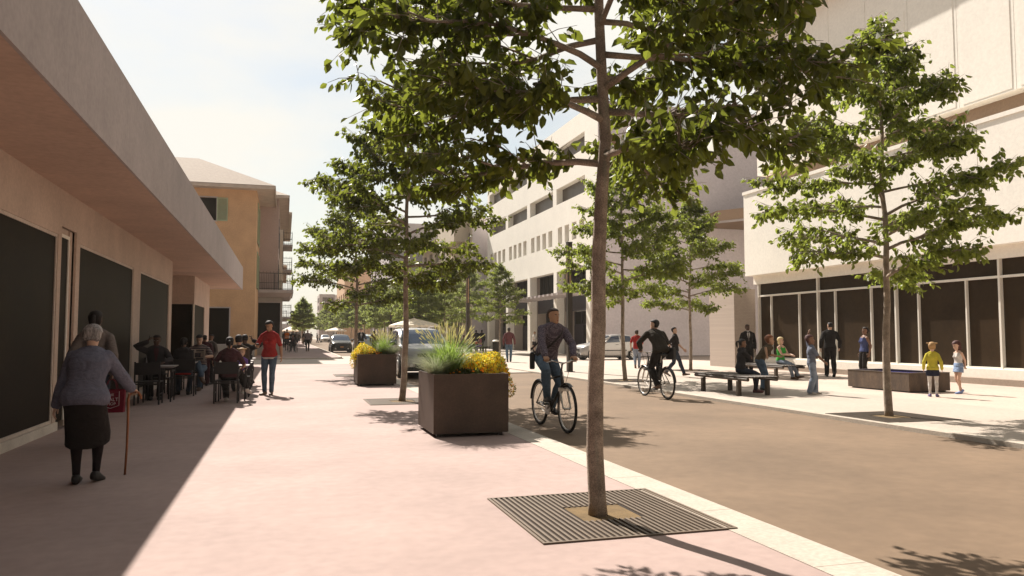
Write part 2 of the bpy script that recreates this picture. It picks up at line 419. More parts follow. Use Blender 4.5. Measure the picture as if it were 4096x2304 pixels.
def shutter(parent, x0, x1, Y, z0, z1):
    p = MB(); p.box(x0,x0+.05,Y-.05,Y,z0,z1); p.box(x1-.05,x1,Y-.05,Y,z0,z1); p.box(x0+.05,x1-.05,Y-.05,Y,z0,z0+.06); p.box(x0+.05,x1-.05,Y-.05,Y,z1-.06,z1)
    n = 18
    for i in range(n):
        z = z0+.07+(z1-z0-.14)*i/n
        p.quad((x0+.05,Y-.045,z),(x1-.05,Y-.045,z),(x1-.05,Y-.012,z+.06),(x0+.05,Y-.012,z+.06))
    return p.build('shutter', GREEN, parent, world=True)
shutter(oh, -4.03, -3.42, 48.975, 8.24, 9.66)
def shutter_x(parent, X, y0, y1, z0, z1):
    p = MB(); p.box(X,X+.05,y0,y0+.06,z0,z1); p.box(X,X+.05,y1-.06,y1,z0,z1); p.box(X,X+.05,y0+.06,y1-.06,z0,z0+.06); p.box(X,X+.05,y0+.06,y1-.06,z1-.06,z1)
    for i in range(18):
        z = z0+.07+(z1-z0-.14)*i/18
        p.quad((X+.045,y0+.06,z),(X+.045,y1-.06,z),(X+.012,y1-.06,z+.06),(X+.012,y0+.06,z+.06))
    return p.build('shutter', GREEN, parent, world=True)
for z0,z1 in ((7.2,9.7),(4.35,6.6)):
    shutter_x(oh,-1.74,50.4,51.4,z0,z1); shutter_x(oh,-1.74,52.9,53.9,z0,z1)
    p = MB(); p.box(-1.80,-1.745,51.42,52.88,z0,z1); p.build('window', GLASS, oh, world=True)
b = MB(); b.box(-16.05,-1.72,48.955,49.0,0,.80); b.build('plinth', GREYST, oh, world=True)
# hip roof: slab + tiles
b = MB(); b.box(-17,-.72,47.9,58.2,10.2,10.26,0); b.box(-17,-.72,47.86,47.9,10.12,10.32,0); b.box(-.72,-.68,47.86,58.2,10.12,10.32,0)
ev = b.build('eaves', mat('eaves_board',(0.50,0.42,0.35),0.85), oh, world=True)
b = MB(); A=(-5.5,52.6,12.75); B=(-12,52.6,12.75)
c0,c1,c2,c3 = (-17,47.84,10.34),(-.66,47.84,10.34),(-.66,58.2,10.34),(-17,58.2,10.34)
b.quad(c0,c1,A,B); b.quad(c1,c2,A); b.quad(c2,c3,B,A); b.quad(c3,c0,B); b.quad(c3,c2,c1,c0)
b.build('roof', TILE, oh, world=True)

def railing(parent, x0, x1, y0, y1, z, h=1.12, m=None, step=.11):
    """balcony railing round three sides (front -Y, side +X, back +Y)"""
    m = m or IRON
    b = MB()
    for zz, r in ((z+h, .022), (z+h*.42, .014), (z+.08, .014)):
        b.box(x0,x1,y0-r,y0+r,zz-r,zz+r); b.box(x1-r,x1+r,y0,y1,zz-r,zz+r); b.box(x0,x1,y1-r,y1+r,zz-r,zz+r)
    n = max(2,int((x1-x0)/step))
    for i in range(n+1):
        x = x0+(x1-x0)*i/n; t = h+.14 if i%2==0 else h*.96
        b.box(x-.009,x+.009,y0-.009,y0+.009,z,z+t); b.box(x-.009,x+.009,y1-.009,y1+.009,z,z+t)
    n = max(2,int((y1-y0)/step))
    for i in range(n+1):
        y = y0+(y1-y0)*i/n; t = h+.14 if i%2==0 else h*.96
        b.box(x1-.009,x1+.009,y-.009,y+.009,z,z+t)
    for x in (x0,(x0+x1)/2,x1): b.box(x-.02,x+.02,y0-.02,y0+.02,z,z+h)
    return b.build('railing', m, parent, world=True)

# ---------------------------------------------------------------- mauve house behind it
mh = thing('town_house', 'mauve stucco house with a railed balcony over its grey shop front', 'house', (-6, 60, 0))
b = MB()
wall_y(b, 55, -3.5, -.52, 4.4, 10.75, [], .1)
b.quad((-.52,55,4.4),(-.52,69,4.4),(-.52,69,10.75),(-.52,55,10.75)); b.quad((-3.5,69,0),(-.52,69,0),(-.52,69,10.75),(-3.5,69,10.75))
b.build('wall', MAUVE, mh, world=True)
b = MB(); b.box(-1.95,-.21,55,55.001,.0,.001)
wall_y(b, 54.9, -1.99, -.21, 0, 4.2, [(-1.84,-.32,.86,3.58)], .1); b.quad((-.21,54.9,0),(-.21,69,0),(-.21,69,4.2),(-.21,54.9,4.2))
b.build('shop_front', GREYST, mh, world=True)
b = MB(); b.box(-1.84,-.32,54.97,55.0,.86,3.58); w = b.build('window', GLASS, mh, world=True)
b = MB()
for a in ((-1.93,-1.84,.86,3.66),(-.32,-.23,.86,3.66),(-1.84,-.32,3.58,3.66)): b.box(a[0],a[1],54.86,54.91,a[2],a[3])
f = b.build('frame', CONC, mh, world=True); f.parent = w
b = MB(); b.loft([[(-1.95,53.9,4.22),(.52,53.9,4.22),(.52,62,4.22),(-1.95,62,4.22)],[(-1.95,53.9,4.42),(.52,53.9,4.42),(.52,62,4.42),(-1.95,62,4.42)]])
b.loft([[(-1.9,54.6,3.95),(.30,54.6,3.95),(.30,61.6,3.95),(-1.9,61.6,3.95)],[(-1.9,54.0,4.219),(.46,54.0,4.219),(.46,61.9,4.219),(-1.9,61.9,4.219)]])
bs = b.build('balcony', CONC, mh, world=True)
r_ = railing(mh,-1.9,.47,53.96,61.9,4.42); r_.parent = bs
for z0,z1 in ((4.6,6.7),(7.6,9.6)):
    for y0 in (56.5,60.5,64.5):
        p = MB(); p.box(-.53,-.50,y0,y0+1.2,z0,z1); p.build('window', GLASS, mh, world=True)
b = MB(); b.box(-6,.12,54,71,10.75,10.8); b.box(-6,.12,53.96,54,10.68,10.85); b.box(.12,.16,53.96,71,10.68,10.85); b.build('eaves', mat('eaves_board',(0.5,0.42,0.35)), mh, world=True)
b = MB(); A=(-5,60,13.4); B=(-5,66,13.4); c=[(-9,53.94,10.87),(.18,53.94,10.87),(.18,71,10.87),(-9,71,10.87)]
b.quad(c[0],c[1],A); b.quad(c[1],c[2],B,A); b.quad(c[2],c[3],B); b.quad(c[3],c[0],A,B); b.quad(*c[::-1]); b.build('roof', TILE, mh, world=True)

def far_house(label, x1, y0, y1, zt, m, balc, over=.75, hip=2.2):
    t = thing('row_house', label, 'house', (x1-4, (y0+y1)/2, 0))
    b = MB(); b.box(x1-9, x1, y0, y1, 0, zt); b.build('wall', m, t, world=True)
    b = MB(); b.box(x1-9.4, x1+over, y0-over, y1+.4, zt, zt+.18); b.build('eaves', mat('eaves_board',(0.5,0.42,0.35)), t, world=True)
    b = MB(); c=[(x1-9.4,y0-over,zt+.182),(x1+over,y0-over,zt+.182),(x1+over,y1+.4,zt+.182),(x1-9.4,y1+.4,zt+.182)]; A=(x1-4.5,y0+4,zt+hip); B=(x1-4.5,y1-4,zt+hip)
    b.quad(c[0],c[1],A); b.quad(c[1],c[2],B,A); b.quad(c[2],c[3],B); b.quad(c[3],c[0],A,B); b.quad(*c[::-1]); b.build('roof', TILE, t, world=True)
    for z in balc:
        b = MB(); b.box(x1-1.5, x1+.85, y0+.3, y0+5.0, z-.16, z); s_ = b.build('balcony', CONC, t, world=True)
        q_ = railing(t, x1-1.4, x1+.8, y0+.34, y0+4.96, z, 1.05, None, .16); q_.parent = s_
        b = MB(); b.box(x1-.01, x1+.03, y0+1, y0+3, z, z+2.1); b.build('window', GLASS, t, world=True)
        b = MB(); b.box(x1-.01, x1+.03, y0+7, y0+8.4, z+.6, z+2.1); b.build('window', GLASS, t, world=True)
    return t
far_house('pale plaster house past the mauve one with stacked iron balconies', -.28, 72, 92, 12.2, CREAM, (3.0,7.3,9.6))
far_house('small far house of the left terrace with one balcony half hidden by leaves', -.6, 96, 125, 9.5, mat('ochre_stucco',(0.56,0.33,0.17)), (3.2,))

# ---------------------------------------------------------------- right glazed building
rb = thing('glazed_building', 'big white building with a long dark glazed ground floor behind the benches', 'building', (26, 14, 0))
Y0, Y1 = -14.0, 28.65
b = MB(); b.box(18.95, 19.36, Y0, 29.2, 0, .17); b.build('step', mat('riser_stone',(0.34,0.27,0.215),0.85,0.1,1.2,grain=.06), rb, world=True)
b = MB(); b.box(19.36, 19.75, Y0, 28.95, 0, .42); b.build('plinth', WHITE, rb, world=True)
b = MB(); b.box(19.62, 19.66, Y0, Y1, .42, 3.57); b.build('window', GLASS2, rb, world=True)
fm = MB()
tops = [Y1-.04]+[24.8-3.9*i for i in range(10)]
subs = []
for i, a in enumerate([28.7]+[24.8-3.9*j for j in range(9)]):
    subs += [a-.93, a-2.75]
for y in tops: fm.box(19.5,19.62,y-.032,y+.032,.42,3.57)
for y in subs: fm.box(19.53,19.62,y-.024,y+.024,.42,3.02)
fm.box(19.52,19.62,Y0,Y1,3.02,3.09); fm.box(19.51,19.62,Y0,Y1,.42,.47)
fm.build('mullion', WTRIM, rb, world=True)
b = MB(); b.box(19.48,19.75,Y0,28.9,3.57,3.93); b.build('lintel', WHITE, rb, world=True)
b = MB(); b.box(19.75,36,Y0,28.9,0,3.93); b.build('core_wall', WHITE, rb, world=True)
pb = MB()
cuts = [29.0, 25.1, 21.1, 17.2, 13.3, 9.4, 5.5, 1.6, -2.3, -14]
for i in range(len(cuts)-1): pb.box(19.12, 19.5, cuts[i+1]+.012, cuts[i]-.012, 3.93, 7.47)
pb.box(19.5, 36, Y0, 28.99, 3.931, 7.40); pb.box(19.08, 19.5, Y0, 29.03, 7.471, 7.60)
pb.build('upper_wall', WHITE, rb, world=True)
b = MB(); b.box(19.95, 36, Y0, 28.5, 7.4, 8.25); b.build('recess', BROWN, rb, world=True)
pb = MB()
cuts = [28.5,27.6,25.7,23.8,21.9,20.0,18.1,16.2,14.3,12.4,10.5,6,0,-14]
for i in range(len(cuts)-1):
    a, c = cuts[i+1]+.007, cuts[i]-.007
    pb.box(19.5, 19.9, a, c, 8.25, 14.2)
    if 0 < i < 10: pb.box(19.488, 19.5, a+.12, c-.12, 8.32, 12.1)
pb.box(19.9, 36, Y0, 28.49, 8.25, 14.2)
pb.build('upper_wall', WHITE, rb, world=True)
b = MB(); b.box(18.82, 37, Y0, 29.6, 14.2, 14.9); b.build('roof', mat('roof_slab',(0.50,0.36,0.27)), rb, world=True)
b = MB(); b.box(18.55, 19.6, 28.98, 31.0, 0, 3.38); b.build('brick_pier', BRICKW, rb, world=True)
b = MB(); bp_ = [(27.0,43.9),(30.6,38.6),(36,34),(40,34),(40,46.38),(27.3,46.38)]
b.loft([[(x,y,8.7) for x,y in bp_],[(x,y,9.5) for x,y in bp_]]); b.build('bridge', BROWN, rb, world=True)
b = MB(); bq_ = [(26.93,43.9),(30.55,38.5),(36,33.9),(36,34.0),(30.62,38.58),(27.0,43.95)]
b.loft([[(x,y,8.66) for x,y in bq_],[(x,y,8.80) for x,y in bq_]]); b.build('edge_trim', CONC, rb, world=True)

# ---------------------------------------------------------------- white office building with the arcade, grey end wall
ob = thing('office_building', 'tall white office block with strip windows, dark arcade and a blank grey end wall', 'building', (28, 60, 0))
X = 19.7
cols = [75.0, 68.2, 61.6, 55.0, 48.4]
holes = []; small = []; strips = []; bays = []
for i in range(4):
    ya, yb = cols[i+1]+.36, cols[i]-.36
    bays.append((ya, yb, 0.0, 6.15)); strips.append((ya+.1, yb, 11.25, 12.45)); strips.append((ya+.1, yb, 14.3, 15.5))
    w = (yb-ya)/4
    for k in range(4): small.append((ya+w*k+.28, ya+w*(k+1)-.28, 8.2, 9.45))
bays.append((46.9, cols[4]-.36, 0, 6.15))
b = MB(); facade_x(b, X, 46.5, 75.4, 0, 17.0, bays+strips+small, .6)
b.quad((X,46.5,17),(40,46.5,17),(40,75.4,17),(X,75.4,17)); b.quad((X,75.4,0),(40,75.4,0),(40,75.4,17),(X,75.4,17))
b.build('facade', WHITE, ob, world=True)
b = MB(); b.quad((X,46.5,0),(45,46.5,0),(45,46.5,17),(X,46.5,17)); b.box(X-.01,45,46.42,46.499,0,.35); b.build('end_wall', GREYW, ob, world=True)
for h in strips+small: pane(ob, X, h, .5, m=mat('grey_glass',(0.085,0.066,0.05),0.4,0.2,1,spec=.3))
for h in bays:
    b = MB(); b.box(X+.95, X+1.0, h[0], h[1], 4.35, 6.15); w = b.build('window', GLASS, ob, world=True)
    f = MB()
    n = 6
    for k in range(n+1):
        y = h[0]+(h[1]-h[0])*k/n; f.box(X+.88,X+.95,y-.03,y+.03,4.35,6.15)
    f.box(X+.9,X+.95,h[0],h[1],4.5,4.56); q = f.build('frame', IRON, ob, world=True); q.parent = w
    b = MB(); b.box(X+.7, X+.95, h[0], h[1], 3.15, 4.3); b.build('sign_band', DARKP, ob, world=True)
    b = MB(); b.box(X+1.5, X+1.55, h[0], h[1], 0, 3.15); w = b.build('window', GLASS, ob, world=True)
    f = MB()
    for k in range(5):
        y = h[0]+(h[1]-h[0])*k/4; f.box(X+1.42,X+1.5,y-.05,y+.05,0,3.15)
    f.box(X+1.42,X+1.5,h[0],h[1],2.1,2.2); f.box(X+1.40,X+1.5,h[0],h[0]+(h[1]-h[0])*.27,0,2.1); f.box(X+1.40,X+1.5,h[1]-(h[1]-h[0])*.3,h[1],0,2.1)
    q = f.build('frame', DARKP, ob, world=True); q.parent = w
b = MB(); b.box(X+.601, X+1.6, 46.9, 75, 6.15, 6.3); b.build('soffit', DARKP, ob, world=True)
for y in cols: 
    b = MB(); b.box(X+.62, X+1.6, y-.36, y+.36, 0, 6.14); b.build('pier', BRICKW, ob, world=True)
# slatted canopy over the entrance
b = MB()
for i in range(14):
    y = 49.2+i*.95; b.box(X-1.9, X-.02, y, y+.42, 4.12, 4.28)
b.box(X-1.62,X-1.56,49.2,62.1,4.18,4.30)
b.build('entrance_canopy', CONC, ob, world=True)

# ---------------------------------------------------------------- buildings further down the right side
def grid_building(name, label, x0, y0, y1, zt, m, rows, ny, shop=True, xe=14, mside=None, wh=1.5):
    t = thing(name, label, 'building', (x0+5, (y0+y1)/2, 0))
    hs = []
    w = (y1-y0)/ny
    for z in rows:
        for k in range(ny): hs.append((y0+w*k+w*.25, y0+w*(k+1)-w*.25, z, z+wh))
    b = MB(); sh = [(y0+w*k+.4, y0+w*(k+1)-.4, 0.05, 3.1) for k in range(ny)] if shop else []
    facade_x(b, x0, y0, y1, 0, zt, hs+sh, .35)
    b.quad((x0,y0,zt),(x0+xe,y0,zt),(x0+xe,y1,zt),(x0,y1,zt)); b.quad((x0,y1,0),(x0+xe,y1,0),(x0+xe,y1,zt),(x0,y1,zt))
    b.build('facade', m, t, world=True)
    b = MB(); b.quad((x0,y0,0),(x0+xe,y0,0),(x0+xe,y0,zt),(x0,y0,zt)); b.build('end_wall', mside or m, t, world=True)
    for h in hs: pane(t, x0, h, .3, m=mat('grey_glass',(0.085,0.066,0.05)))
    for h in sh:
        w_ = pane(t, x0, h, .3, m=mat('shop_glass',(0.10,0.078,0.058),0.4,0.2,1,spec=.3))
        f = MB()
        for k in range(4):
            y = h[0]+(h[1]-h[0])*k/3; f.box(x0+.22,x0+.3,y-.04,y+.04,.05,3.1)
        q = f.build('frame', WTRIM, t, world=True); q.parent = w_
    return t
g1 = grid_building('apartment_building', 'cream apartment block with a jutting box bay next to the white office block', 18.5, 77, 107, 13.6, CREAM, (4.6,7.7,10.6), 7, mside=GREYW)
for (ya,yb,za,zb,d) in ((78.6,87.5,11.2,13.9,1.6),(79,88,8.0,9.2,1.2),(96,106,13.0,13.3,2.4),(79,88,4.4,5.6,1.2)):
    b = MB(); b.box(18.5-d,18.5,ya,yb,za,zb); b.build('bay', CREAM, g1, world=True)
g2 = grid_building('apartment_building', 'tall grey apartment block whose blank side rises behind the street trees', 14.6, 110, 138, 17.5, GREYW, (4.6,7.7,10.8,13.9), 6, mside=GREYW)
g3 = grid_building('apartment_building', 'orange gabled block far down the right side of the street', 10.6, 146, 168, 14.0, mat('ochre_render',(0.66,0.45,0.28)), (4.6,7.7), 4)
g4 = thing('far_block', 'pale far block with three rows of dark strip windows closing the street', 'building', (11, 200, 0))
b = MB(); b.box(8.3,12.1,200,214,0,11.7); b.build('wall', mat('far_render',(0.52,0.47,0.44)), g4, world=True)
for z in (9.7,7.7,5.7):
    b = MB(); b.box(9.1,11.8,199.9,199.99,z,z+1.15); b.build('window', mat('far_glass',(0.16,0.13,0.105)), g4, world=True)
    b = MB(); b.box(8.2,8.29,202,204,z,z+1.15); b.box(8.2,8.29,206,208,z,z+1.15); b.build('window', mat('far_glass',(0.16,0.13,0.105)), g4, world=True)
g5 = thing('far_block', 'far white block with a small balcony beside the strip windowed block', 'building', (14, 203, 0))
b = MB(); b.box(12.13,16.5,199,216,0,11.5); b.build('wall', mat('far_white',(0.70,0.66,0.62)), g5, world=True)
b = MB(); b.box(13.0,15.3,197.2,199,8.1,8.3); bb_ = b.build('balcony', CONC, g5, world=True)
r_ = railing(g5,13.05,15.25,197.25,198.9,8.3,1.0,None,.3); r_.parent = bb_
g6 = thing('far_block', 'low hazy block at the very end of the street', 'building', (4, 300, 0))
b = MB(); b.box(-6,7.5,300,312,0,5.5); b.build('wall', mat('far_render',(0.52,0.47,0.44)), g6, world=True)
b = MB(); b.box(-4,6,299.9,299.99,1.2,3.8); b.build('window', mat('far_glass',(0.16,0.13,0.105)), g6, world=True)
# ---------------------------------------------------------------- street trees
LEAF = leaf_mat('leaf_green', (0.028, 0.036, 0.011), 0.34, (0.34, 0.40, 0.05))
LEAFF = leaf_mat('leaf_far_sunlit', (0.105, 0.125, 0.042), 0.5, (0.42, 0.50, 0.13))  # paler copy of the leaf colour, sunlight on the far crowns painted in
def bark_mat():
    m = mat('bark', (0.40, 0.32, 0.25), 0.95, 0.35, 6.0, bump=0.6, grain=0.22, stretch=(1, 1, 1.1), col2=(0.22, 0.175, 0.135))
    n = m.node_tree.nodes; l = m.node_tree.links; b = n['Principled BSDF']
    old = b.inputs['Base Color'].links[0].from_socket
    t = n.new('ShaderNodeTexCoord'); mp_ = n.new('ShaderNodeMapping'); mp_.inputs['Scale'].default_value = (9, 9, 1.3)
    a = n.new('ShaderNodeTexNoise'); a.inputs['Scale'].default_value = 1.0; a.inputs['Detail'].default_value = 4
    l.new(t.outputs['Object'], mp_.inputs['Vector']); l.new(mp_.outputs['Vector'], a.inputs['Vector'])
    r = n.new('ShaderNodeMapRange'); r.inputs[1].default_value = 0.60; r.inputs[2].default_value = 0.70; r.inputs[4].default_value = 0.5
    l.new(a.outputs['Fac'], r.inputs[0])
    x = n.new('ShaderNodeMix'); x.data_type = 'RGBA'; x.inputs[7].default_value = (0.19, 0.235, 0.175, 1)
    l.new(r.outputs[0], x.inputs[0]); l.new(old, x.inputs[6]); l.new(x.outputs[2], b.inputs['Base Color'])
    return m
LEAFM = leaf_mat('leaf_mid_lit', (0.055, 0.068, 0.019), 0.44, (0.38, 0.46, 0.07))  # leaf colour lightened so the plaza crowns look better lit
BARK = bark_mat()

def leaf(b, p, d, side, L, W, fold):
    """one folded pointed leaf from p along d; side is its cross direction"""
    nrm = d.cross(side).normalized()
    up = nrm * (W * fold)
    B = p; T = p + d*L - nrm*L*0.10
    m1 = p + d*L*0.34; m2 = p + d*L*0.70 - nrm*L*0.03
    l1 = m1 + side*W*0.5 + up; l2 = m2 + side*W*0.40 + up*.8
    r1 = m1 - side*W*0.5 + up; r2 = m2 - side*W*0.40 + up*.8
    b.add([B, T, l1, l2, r1, r2], [[0, 1, 3, 2], [0, 4, 5, 1]])

def rv(rng): 
    while True:
        v = Vector((rng.uniform(-1,1), rng.uniform(-1,1), rng.uniform(-1,1)))
        if 0.05 < v.length < 1: return v.normalized()

def crown_r(t, low=None):
    """crown radius against height fraction 0..1 (full low down, pointed top)"""
    if low and t < 0.34: return low + (1-low)*t/0.34
    if t < 0.18: return 0.80 + 0.20*t/0.18
    return max(0.04, max(0.0, 1 - (t-0.18)/0.82)**0.80)

def make_tree(seed, H=7.1, z0=2.4, Rmax=2.25, nl=26, leafL=0.125, dens=1.0, lean=(0.0,0.0), low=None):
    rng = random.Random(seed)
    tb = MB(); lb = MB()
    # leader
    n = 15; pts = []; rad = []
    ox = oy = 0.0
    for i in range(n):
        t = i/(n-1); z = H*0.97*t
        ox += rng.uniform(-.035,.035) ; oy += rng.uniform(-.035,.035)
        if i == 0: ox = oy = 0
        pts.append(Vector((ox + lean[0]*math.sin(t*3.0), oy + lean[1]*math.sin(t*3.0), z)))
        rad.append(0.064*(1-t)**0.8 + 0.006)
    pts[0].z = -0.02
    rad[0] = 0.078
    # extra vertices for a flared foot
    tb.tube([pts[0], pts[0]+(pts[1]-pts[0])*.25] + pts[1:], [rad[0], .069] + rad[1:], 10)
    def at(z):
        for i in range(n-1):
            if pts[i].z <= z <= pts[i+1].z:
                f = (z-pts[i].z)/(pts[i+1].z-pts[i].z); return pts[i].lerp(pts[i+1], f), rad[i]*(1-f)+rad[i+1]*f
        return pts[-1], rad[-1]
    def leaves_on(path, k, spread):
        """twigs with hanging leaves along a branch path"""
        for _ in range(k):
            f = rng.uniform(0.12, 1.0)**0.8; j = min(len(path)-2, int(f*(len(path)-1))); u = f*(len(path)-1)-j
            p = path[j].lerp(path[j+1], u)
            d0 = (path[j+1]-path[j]).normalized()
            tw = (d0*rng.uniform(.5,1.0) + rv(rng)*0.75); tw.z *= 0.75; tw.normalize()
            tl = rng.uniform(.16,.46)*spread
            q = p + tw*tl; q.z += rng.uniform(-.02,.08)
            mid = p.lerp(q,.5); mid.z += .02
            tb.tube([p, mid, q], [.005,.0035,.0018], 3, cap=False)
            nlv = rng.randint(5,8)
            for i in range(nlv):
                g = (i+0.6)/nlv; a = p.lerp(q, g)
                sd_ = rv(rng); dd = Vector((tw.x*.35+sd_.x*.55, tw.y*.35+sd_.y*.55, -0.55+sd_.z*.55)).normalized()
                s_ = dd.cross(rv(rng)).normalized()
                L = leafL*rng.uniform(.75,1.2)
                st = a + dd*0.02
                leaf(lb, st, dd, s_, L, L*rng.uniform(.54,.66), rng.uniform(.05,.35))
    az = rng.uniform(0, 6.28)
    for i in range(nl):
        t = (i + rng.uniform(-.3,.3))/(nl-1); t = min(max(t,0),1)
        z = z0 + (H-0.35-z0)*t**0.92
        base, br = at(z)
        az += 2.4 + rng.uniform(-.35,.35)
        rr = Rmax*crown_r(t, low)*rng.uniform(.78,1.08)
        up0 = 0.12 + 0.55*t + rng.uniform(-.22,.25)
        d = Vector((math.cos(az), math.sin(az), 0))
        path = [base]; m = 7; wob = rng.uniform(-.25,.25)
        for j in range(1, m+1):
            f = j/m
            side = Vector((-d.y, d.x, 0))*(wob*math.sin(f*3.1)*rr*.35)
            zz = rr*(up0*f*(1.0) - 0.16*f*f*(1-t)) + rng.uniform(-.02,.02)
            path.append(base + d*rr*f + side + Vector((0,0,zz)))
        r0 = min(br*.62, 0.012+0.020*rr)
        tb.tube(path, [r0*(1-.85*j/m)+.002 for j in range(m+1)], 6)
        leaves_on(path, int((6+14*rr)*dens), 0.9)
        # side branches
        for j in range(2, m):
            for sg in (-1, 1):
                if rng.random() < .22: continue
                p = path[j]; f = j/m
                ln = rr*(0.52-0.30*f)*rng.uniform(.6,1.15)
                a2 = az + sg*rng.uniform(.5,1.05)
                d2 = Vector((math.cos(a2), math.sin(a2), rng.uniform(-.22,.42)))
                sp = [p, p + d2*ln*.5 + Vector((0,0,.03)), p + d2*ln + Vector((0,0,rng.uniform(-.06,.05)))]
                tb.tube(sp, [r0*.45*(1-.5*f)+.002, r0*.25+.002, .002], 4, cap=False)
                leaves_on(sp, int((3+8*ln)*dens), 0.75)
    top = [pts[-3], pts[-2], pts[-1], pts[-1]+Vector((0.03,0,.22))]
    leaves_on(top, int(16*dens), .6)
    return tb, lb

def tree_thing(proto, label, loc, rz, group, sc=1.0, leafm=None, name='street_tree'):
    t = thing(name, label, 'tree', loc, rz, group); t.scale = (sc, sc, sc)
    tr = bpy.data.objects.new('trunk', proto[0]); COL.objects.link(tr); tr.parent = t
    cr_ = bpy.data.objects.new('crown', proto[1]); COL.objects.link(cr_); cr_.parent = t
    if leafm:
        cr_.material_slots[0].link = 'OBJECT'; cr_.material_slots[0].material = leafm
    return t
def proto(seed, lm=LEAF, **k):
    tb, lb = make_tree(seed, **k)
    out = []
    for nm, bb, mm in (('trunk', tb, BARK), ('crown', lb, lm)):
        o = bb.build(nm, mm, smooth=(nm == 'trunk')); me = o.data; bpy.data.objects.remove(o); out.append(me)
    return out
TA = proto(11, nl=46, leafL=.100, dens=1.25, z0=2.74, low=.62, Rmax=2.5, lean=(-.02, .03))
TB_ = proto(23, nl=36, leafL=.106, dens=1.05, lean=(.05,.03))
TC = proto(37, nl=36, leafL=.106, dens=1.05, lean=(-.04,-.03))
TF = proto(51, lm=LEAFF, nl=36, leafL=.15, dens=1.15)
GL = 'trees along the left pavement'; GR = 'trees on the paved plaza'; GA = 'trees of the far avenue'
tree_thing(TA, 'nearest street tree, its large leaves and bare trunk filling the top of the view', (2.36, 5.62, .0), R(180), GL)
tree_thing(TB_, 'slim leafy tree in a grate between the two planters', (2.40, 16.3, 0), R(40), GL)
tree_thing(TC, 'slim leafy tree just behind the second planter', (2.40, 27.2, 0), R(160), GL)
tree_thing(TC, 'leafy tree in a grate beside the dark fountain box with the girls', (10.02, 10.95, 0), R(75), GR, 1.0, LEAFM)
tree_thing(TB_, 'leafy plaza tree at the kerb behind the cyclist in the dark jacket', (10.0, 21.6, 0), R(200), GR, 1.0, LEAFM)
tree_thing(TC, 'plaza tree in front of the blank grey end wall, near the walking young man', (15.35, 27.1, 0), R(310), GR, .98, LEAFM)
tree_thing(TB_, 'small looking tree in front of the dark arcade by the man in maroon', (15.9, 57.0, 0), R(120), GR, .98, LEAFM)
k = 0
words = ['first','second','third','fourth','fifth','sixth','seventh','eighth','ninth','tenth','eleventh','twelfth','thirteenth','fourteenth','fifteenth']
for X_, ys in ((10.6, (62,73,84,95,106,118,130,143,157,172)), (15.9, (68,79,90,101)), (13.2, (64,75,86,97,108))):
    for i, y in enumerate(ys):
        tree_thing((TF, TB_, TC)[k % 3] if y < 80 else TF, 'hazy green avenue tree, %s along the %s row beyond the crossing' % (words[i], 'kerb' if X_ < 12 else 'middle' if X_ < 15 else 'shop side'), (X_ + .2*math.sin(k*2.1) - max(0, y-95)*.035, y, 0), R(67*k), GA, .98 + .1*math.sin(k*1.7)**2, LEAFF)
        k += 1
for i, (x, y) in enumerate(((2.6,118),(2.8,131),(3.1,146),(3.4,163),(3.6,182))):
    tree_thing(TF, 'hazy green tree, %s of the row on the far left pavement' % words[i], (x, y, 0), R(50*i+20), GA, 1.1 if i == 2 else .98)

# ---------------------------------------------------------------- tree grates
GRATE = mat('grate_steel', (0.155, 0.115, 0.08), 0.6, 0.12, 3, grain=.06)
GRATED = mat('grate_steel_dark', (0.085, 0.065, 0.048), 0.6, 0.12, 3, grain=.06)
PIT = mat('pit_soil', (0.16, 0.105, 0.045), 0.95, 0.3, 6)
def grate(label, x, y, loc_tree, s=.74, dirn='x', m=None, group='tree grates', z=0.012):
    t = thing('tree_grate', label, 'grate', (x, y, 0), 0, group)
    b = MB(); f = .02
    b.box(-s,s,-s,-s+f,0.001,z); b.box(-s,s,s-f,s,0.001,z); b.box(-s,-s+f,-s+f,s-f,0.001,z); b.box(s-f,s,-s+f,s-f,0.001,z)
    h = .235
    b.build('frame', m or GRATE, t)
    b = MB(); n = 31; w = 2*(s-f)/n
    for i in range(n):
        a = -s+f + w*i + w*.28; c = a + w*.44
        if -h < (a+c)/2 < h: segs = [(-s+f,-h),(h,s-f)]
        else: segs = [(-s+f,s-f)]
        for u, v in segs:
            if dirn == 'x': b.box(u,v,a,c,.002,z-.001)
            else: b.box(a,c,u,v,.002,z-.001)
    b.build('slats', m or GRATE, t)
    b = MB(); b.quad((-s+f,-s+f,.0012),(s-f,-s+f,.0012),(s-f,s-f,.0012),(-s+f,s-f,.0012)); b.build('gap_shade', mat('gap_shade_dark',(0.028,0.018,0.012),0.95), t)  # flat dark sheet, painted shade for the depth between the slats
    b = MB(); b.quad((-h,-h,.0032),(h,-h,.0032),(h,h,.0032),(-h,h,.0032)); b.build('soil', PIT, t)
    return t
grate('striped steel tree grate around the nearest street tree', 2.42, 5.68, None, .74, 'y')
grate('steel tree grate between the two planters', 2.40, 16.25, None, .74, 'y')
grate('steel tree grate partly hidden by the second planter', 2.40, 27.1, None, .74, 'y')
grate('dark steel tree grate around the plaza tree by the fountain box', 9.96, 10.85, None, .74, 'x', GRATED)
grate('dark steel tree grate behind the cyclist in the dark jacket', 10.0, 21.6, None, .74, 'x', GRATED)
grate('dark steel tree grate near the walking young man in black', 15.35, 27.0, None, .74, 'x', GRATED)
